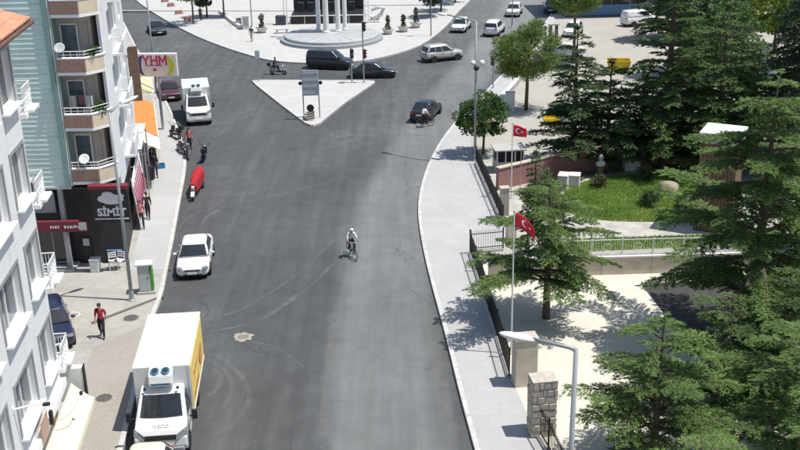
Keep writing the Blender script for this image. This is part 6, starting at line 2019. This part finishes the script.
# ================================================================== TREES
def diamonds(C, Dv, Ln, Wd, up_bias=0.3):
    """leaf shaped faces: centres C, directions Dv (n,3), length, width"""
    n = len(C)
    Dv = Dv/np.maximum(1e-6, np.linalg.norm(Dv, axis=1))[:, None]
    rnd = rng.normal(0, 1, (n, 3)); rnd[:, 2] *= up_bias
    S = np.cross(Dv, np.cross(rnd, Dv)); S /= np.maximum(1e-6, np.linalg.norm(S, axis=1))[:, None]
    Ln = np.asarray(Ln).reshape(-1, 1); Wd = np.asarray(Wd).reshape(-1, 1)
    V = np.stack([C, C+Dv*Ln*.45+S*Wd*.5, C+Dv*Ln, C+Dv*Ln*.45-S*Wd*.5], 1)
    return V.reshape(-1, 3)
def crown_mesh(name, V, mat):
    me = bpy.data.meshes.new(name)
    np_mesh(me, V, np.arange(len(V)).reshape(-1, 4))
    me.materials.append(M(mat))
    return me
def finish_tree(name, label, base, wood, V, mat, cat='tree', group=None, crown='crown'):
    t = thing(name, label, cat, base, 0, group)
    wood.build('trunk', 'bark', t, smooth=True)
    o = link_mesh(crown, crown_mesh(crown, V, mat), t)
    return t
def conifer(name, label, base, h, r, z0, mat, seed, levels=16, per=6, droop=.25, rise=.15, leaf=(.20, .04), step=.13, tw_len=.8, shape=1.0, gap=0.0, lean=(0, 0), dens=4, group=None, flat=.25, top_r=.0, ragged=.22):
    """layered conifer: whorls of limbs, each limb a flat spray of twigs set with needle tufts"""
    g = np.random.default_rng(seed)
    wood = MB()
    tr0 = .035*h*.55+.06
    wood.tube([(lean[0]*f, lean[1]*f, h*f) for f in (0, .3, .6, .85, 1.0)], [tr0, tr0*.8, tr0*.5, tr0*.25, .015], 9)
    Cs, Ds, Ls, Ws = [], [], [], []
    for i in range(levels):
        f = (i+g.uniform(-.25, .25))/(levels-1); f = min(max(f, 0), 1)
        z = z0+(h*.985-z0)*f
        rr = r*((1-f)**shape*(1-top_r)+top_r*(1-f)**.3)+.10
        if f < .12:
            rr *= .72+2.2*f
        nb = max(3, int(per*(1-.35*f)))
        a0 = g.uniform(0, 6.28)
        for b in range(nb):
            if g.random() < gap:
                continue
            az = a0+b*2*math.pi/nb+g.normal(0, .22)
            L = rr*g.uniform(1-ragged, 1+ragged*.8)
            ca, sa = math.cos(az), math.sin(az)
            ns = 8
            zs = z+g.uniform(-.18, .18)
            dr = droop*g.uniform(.6, 1.4); ri = rise*g.uniform(.4, 1.5)
            path = np.array([[ca*L*u+lean[0]*z/h, sa*L*u+lean[1]*z/h, zs+ri*L*u-dr*L*u*u] for u in np.linspace(0, 1, ns+1)])
            if L > .5:
                wood.tube(path[::2].tolist(), np.linspace(.012+.018*L, .006, len(path[::2])).tolist(), 5, False)
            n_t = max(3, int(L*.85/step))
            side0 = np.array([-sa, ca, 0.0])
            for k in range(n_t):
                u = .14+.86*(k+g.random())/n_t
                j = min(ns-1, int(u*ns)); w = u*ns-j
                p = path[j]*(1-w)+path[j+1]*w
                tg = path[j+1]-path[j]; tg = tg/np.linalg.norm(tg)
                sd = side0*(1 if k % 2 else -1)
                tl = tw_len*min(1.0, .25+.9*(1-u)+.15)*min(1, L/1.6)*g.uniform(.6, 1.25)*(.5+.9*min(1, u*1.8))
                d = tg*g.uniform(.45, .95)+sd*g.uniform(.7, 1.1)+np.array([0, 0, g.normal(-.03, flat*.6)])
                d /= np.linalg.norm(d)
                m = max(2, int(tl/(leaf[0]*.42)))
                s = (np.arange(m)+g.random(m)*.6)/m
                pts = p+d*tl*s[:, None]+np.array([0, 0, -1])*(dr*.5*tl*s**2)[:, None]
                for q in range(dens):
                    Cs.append(pts+g.normal(0, leaf[0]*.12, (m, 3))*np.array([1, 1, .6]))
                    Ds.append(d+g.normal(0, .5, (m, 3))*np.array([1, 1, .32])+np.array([0, 0, .06]))
                    Ls.append(leaf[0]*g.uniform(.6, 1.3, m)); Ws.append(leaf[1]*g.uniform(.7, 1.3, m))
    # leader tuft
    m = 40
    Cs.append(np.stack([np.full(m, lean[0])+g.normal(0, .04, m), np.full(m, lean[1])+g.normal(0, .04, m), h-g.random(m)*.6], 1)); Ds.append(g.normal(0, 1, (m, 3))*np.array([1, 1, .3])+np.array([0, 0, .7])); Ls.append(np.full(m, leaf[0])); Ws.append(np.full(m, leaf[1]))
    V = diamonds(np.concatenate(Cs), np.concatenate(Ds), np.concatenate(Ls), np.concatenate(Ws))
    return finish_tree(name, label, base, wood, V, mat, group=group)
def broad(name, label, base, h, r, zc, mat, seed, clumps=40, leaves=90, leaf=(.22, .14), rv=None, cl=.5, trunk_r=.14, group=None, tuft=False, cat='tree', flat_bottom=True):
    """rounded tree: limbs to clumps of leaves spread through the crown"""
    g = np.random.default_rng(seed)
    rv = rv or r*.85
    wood = MB()
    wood.tube([(0, 0, 0), (.05, .02, zc*.45), (-.03, .04, zc*.8), (0, 0, zc+.2*rv)], [trunk_r, trunk_r*.8, trunk_r*.6, trunk_r*.3], 8)
    Cs, Ds, Ls, Ws = [], [], [], []
    for k in range(clumps):
        v = g.normal(0, 1, 3); v /= np.linalg.norm(v)
        q = g.uniform(.35, 1.0)**.6
        c = np.array([v[0]*r*q, v[1]*r*q, zc+v[2]*rv*q])
        if flat_bottom and c[2] < zc-.65*rv:
            c[2] = zc-.65*rv+g.uniform(0, .3)
        rad = cl*g.uniform(.6, 1.3)
        if k % 2 == 0:
            s = (0, 0, zc-.35*rv+g.uniform(-.2, .3)*rv)
            wood.tube([s, tuple((np.array(s)*.5+c*.5+np.array([0, 0, .12]))), tuple(c)], [trunk_r*.35, trunk_r*.22, .01], 5, False)
        n = int(leaves*g.uniform(.6, 1.3))
        p = g.normal(0, 1, (n, 3)); p /= np.linalg.norm(p, axis=1)[:, None]
        p *= rad*(g.uniform(.25, 1, n)**.5)[:, None]; p[:, 2] *= .65
        Cs.append(c+p); dd = p/rad+g.normal(0, .55, (n, 3)) + (np.array([0, 0, .5]) if tuft else 0)
        Ds.append(dd); Ls.append(leaf[0]*g.uniform(.6, 1.3, n)); Ws.append(leaf[1]*g.uniform(.7, 1.3, n))
    V = diamonds(np.concatenate(Cs), np.concatenate(Ds), np.concatenate(Ls), np.concatenate(Ws), 1.0)
    return finish_tree(name, label, base, wood, V, mat, cat=cat, group=group)

CON = 'conifers in the park on the right'
def cedar(label, base, h, r, z0, mat, seed, levels, per=7, leaf=(.17, .036), step=.075, tw=.85, shape=.7, gap=.10, dens=4, ragged=.38, droop=.26, rise=.30, name='cedar_tree', group=None):
    return conifer(name, label, base, h, r, z0, mat, seed, levels, per, droop, rise, leaf, step, tw, shape, gap, dens=dens, ragged=ragged, flat=.10, group=group)
b = on(546, 318, .135)
cedar('small layered cedar growing alone in the cream courtyard', b, 6.9, 3.7, 1.9, 'leaf_cedar_bright', 3, 10, 7, gap=.16, ragged=.5, dens=6, step=.06, tw=.62, shape=.6, droop=.30, rise=.36)
b = on(534, 224, .133)
conifer('spruce_sapling', 'slim dark spruce standing between the flagpoles and the lawn', b, zat(b, 533, 150)-.13, .85, .3, 'leaf_spruce', 5, 18, 7, .25, .1, (.20, .05), .09, .45, .8)
b = on(748, 348, .135)
cedar('large spreading cedar dominating the right edge of the courtyard', b, zat(b, 748, 76)-.135, 5.4, 2.4, 'leaf_cedar_bright', 7, 14, 8, shape=.58, leaf=(.18, .04), step=.06, ragged=.48, tw=.72, dens=6, gap=.12)
b = on(652, 470, .135)
cedar('bushy cedar at the lower right in front of the dark patch', b, 6.2, 3.1, 1.2, 'leaf_cedar_bright', 9, 9, 8, dens=6, tw=.65, ragged=.45, gap=.1, shape=.5, leaf=(.16, .032))
b = Vector((8.6, 25.6, .135))
cedar('cedar top rising at the very bottom edge right of the near lamp', b, 5.3, 3.1, 1.2, 'leaf_cedar_bright', 13, 9, 8, dens=6, tw=.65, ragged=.45, gap=.1, shape=.5, leaf=(.15, .028))
b = Vector((14.0, 31.6, .135))
cedar('pale topped cedar at the right edge below the largest cedar', b, 6.3, 3.2, 1.2, 'leaf_cedar_bright', 17, 9, 8, dens=6, tw=.65, ragged=.45, gap=.1, shape=.5, leaf=(.16, .032))
b = on(722, 408, .135)
cedar('dark cedar filling the shade left of the largest cedar', b, 5.0, 3.0, .5, 'leaf_cedar', 19, 8, 8, dens=6, tw=.65, ragged=.45, gap=.1, shape=.5, leaf=(.17, .036))
b = on(795, 400, .135)
cedar('dark cedar at the right edge under the largest cedar', b, 5.8, 3.0, .6, 'leaf_cedar', 21, 9, 8, dens=6, tw=.65, ragged=.45, shape=.5, leaf=(.17, .036))
SP = dict(leaf=(.27, .075), step=.12, tw=.72, dens=5, group=CON, name='spruce_tree')
b = on(662, 170, .12)
cedar('tallest dense spruce behind the lawn', b, 14.5, 3.6, .9, 'leaf_cedar', 23, 17, 9, shape=.62, **SP)
b = on(572, 167, .12)
cedar('thin open spruce with bare gaps right of the first pine', b, zat(b, 567, 26)-.12, 3.1, 1.0, 'leaf_spruce', 29, 15, 8, shape=.68, gap=.05, ragged=.4, **SP)
b = on(606, 167, .12)
cedar('shorter thin spruce below the yellow skip', b, zat(b, 603, 60)-.12, 3.0, .8, 'leaf_spruce', 31, 12, 8, shape=.62, gap=.06, ragged=.35, **SP)
b = on(714, 172, .12)
cedar('mid green spruce right of the tallest one', b, 11.2, 3.4, .8, 'leaf_cedar', 37, 15, 8, shape=.55, **SP)
b = on(786, 178, .12)
cedar('dark columnar spruce at the far right', b, 15.0, 2.4, .8, 'leaf_spruce_dark', 41, 22, 8, shape=.45, droop=.4, rise=.1, **SP)
b = on(748, 168, .12)
cedar('drooping bright green cedar behind the largest one', b, 8.6, 3.4, .8, 'leaf_cedar_bright', 43, 11, 8, shape=.5, droop=.38, **SP)
b = on(822, 262, .13)
cedar('dark spruce at the right edge behind the kiosk', b, 10.5, 3.6, .6, 'leaf_spruce_dark', 47, 15, 8, shape=.6, **SP)
b = on(688, 150, .12)
cedar('mid green cedar between the two tall spruces', b, 9.5, 3.0, .8, 'leaf_cedar', 49, 13, 8, shape=.55, **SP)
b = on(640, 160, .12)
cedar('low spruce at the left foot of the tallest spruce', b, 6.2, 2.6, .6, 'leaf_spruce', 50, 10, 8, shape=.6, **SP)
SQ = dict(leaf=(.38, .12), step=.18, tw=1.0, dens=5, group=CON, name='spruce_tree')
b = on(700, 78, .12)
cedar('far dark conifer at the top edge behind the tallest spruce', b, 13.5, 3.8, 1.0, 'leaf_spruce', 51, 16, 8, shape=.5, **SQ)
b = on(735, 30, .12)
cedar('far conifer at the top edge left of the lime coloured tree', b, 12.5, 3.9, 1.0, 'leaf_cedar', 53, 15, 8, shape=.5, **SQ)
b = on(672, 40, .12)
cedar('far dark conifer right of the white panel van', b, 12.5, 3.8, 1.0, 'leaf_spruce_dark', 55, 15, 8, shape=.5, **SQ)
b = on(806, 120, .12)
cedar('dark conifer at the right edge above the columnar one', b, 12.0, 3.6, .8, 'leaf_spruce_dark', 57, 15, 8, shape=.5, **SQ)
b = on(735, 118, .12)
cedar('mid green conifer in front of the parked silver car', b, 6.5, 2.6, .6, 'leaf_spruce', 58, 10, 8, shape=.55, **SP)
b = on(790, 25, .12)
cedar('far conifer in the top right corner', b, 12.0, 4.0, .8, 'leaf_spruce_dark', 59, 14, 8, shape=.5, **SQ)
broad('lime_tree', 'yellow green leafy tree between the parked cars and dark spruces', on(772, 62, .12), 8, 2.9, 5.2, 'leaf_lime', 61, 46, 80, (.38, .24), 2.6, .8, .16)
broad('leafy_tree', 'mid green leafy tree among the conifers at the top right', on(722, 100, .12), 8, 3.0, 5.0, 'leaf_broad', 63, 50, 80, (.34, .2), 3.0, .75, .16)
broad('leafy_tree', 'dark leafy tree in the top right corner', on(812, 80, .12), 10, 3.8, 6.5, 'leaf_broad', 67, 46, 80, (.40, .25), 4.2, .9, .18)
b = on(526, 110, .12)
broad('pine_tree', 'round crowned yellow green pine beside the white cabinet', b, 7, 2.75, 4.75, 'leaf_pine', 71, 90, 190, (.30, .065), 2.65, .62, .17, tuft=True)
b = on(573, 63, .12)
broad('pine_tree', 'yellow green pine standing furthest up the car park edge', b, 8, 2.3, 6.7, 'leaf_pine', 73, 60, 150, (.36, .075), 2.4, .65, .17, tuft=True)
b = on(483, 154, .128)
broad('street_tree', 'round dark green tree at the pavement beside the lamp with globes', b, 4.5, 1.85, 2.75, 'leaf_broad', 79, 66, 120, (.17, .12), 1.75, .45, .10)
# garden shrubs
for px, py, r_, h_, mt, lab, sd in ((560, 214, .9, .75, 'leaf_broad', 'low green shrub at the near left corner of the lawn', 81), (650, 206, .55, .5, 'leaf_spruce', 'small dark spiky shrub on the lawn', 83), (598, 187, .35, .4, 'leaf_dull', 'tiny shrub in front of the bust', 85), (644, 181, .4, .5, 'leaf_dull', 'tiny shrub right of the rounded marble block', 87), (545, 196, .7, .9, 'leaf_cedar', 'shrub beside the upright marble block', 89), (688, 209, .6, .35, 'leaf_dull', 'grey green shrub right of the boulder', 91)):
    broad('garden_shrub', lab, on(px, py, .15), h_*2, r_, h_, mt, sd, 14, 70, (.16, .08), h_*.8, .3, .04, 'shrubs in the garden', True, 'shrub')
# balcony plants
for z, lab in ((B_LEV[2], 'leafy pot plant on the upper visible balcony'), (B_LEV[1], 'leafy pot plant on the middle balcony of the green block')):
    t = broad('pot_plant', lab, Vector((GX0+1.75, GY0+.55, z+.125)), .9, .33, .85, 'leaf_broad', int(z*10), 10, 50, (.14, .08), .35, .18, .02, None, False, 'plant')
    mb = MB(); mb.lathe([(.12, 0), (.17, .3), (.19, .32), (.15, .3)], 14); mb.build('pot', 'roof_tile', t)
# trees of the plaza, mostly above the frame
for px, py, h_, r_, mt, lab, sd in ((193.5, 24, 7, 2.2, 'leaf_pine', 'small round tree at the plaza edge near the bollards', 101), (224, 17, 6, 1.8, 'leaf_dull', 'dark small tree behind the low plaza wall', 103), (430, 17, 4.2, 1.7, 'leaf_spruce_dark', 'low dark tree at the right plaza edge', 105), (441, 11, 4.6, 2.0, 'leaf_broad', 'dark round tree behind the low one at the right plaza edge', 107), (455, 3, 5, 2.2, 'leaf_broad', 'round tree furthest right along the plaza edge', 109), (207, 17, 4, 1.6, 'leaf_spruce_dark', 'dark bushy tree left of the low plaza wall', 111)):
    broad('plaza_tree', lab, on(px, py, .125), h_, r_, h_*.68, mt, sd, 34, 70, (.34, .2), h_*.36, .6, .13, 'trees of the plaza')
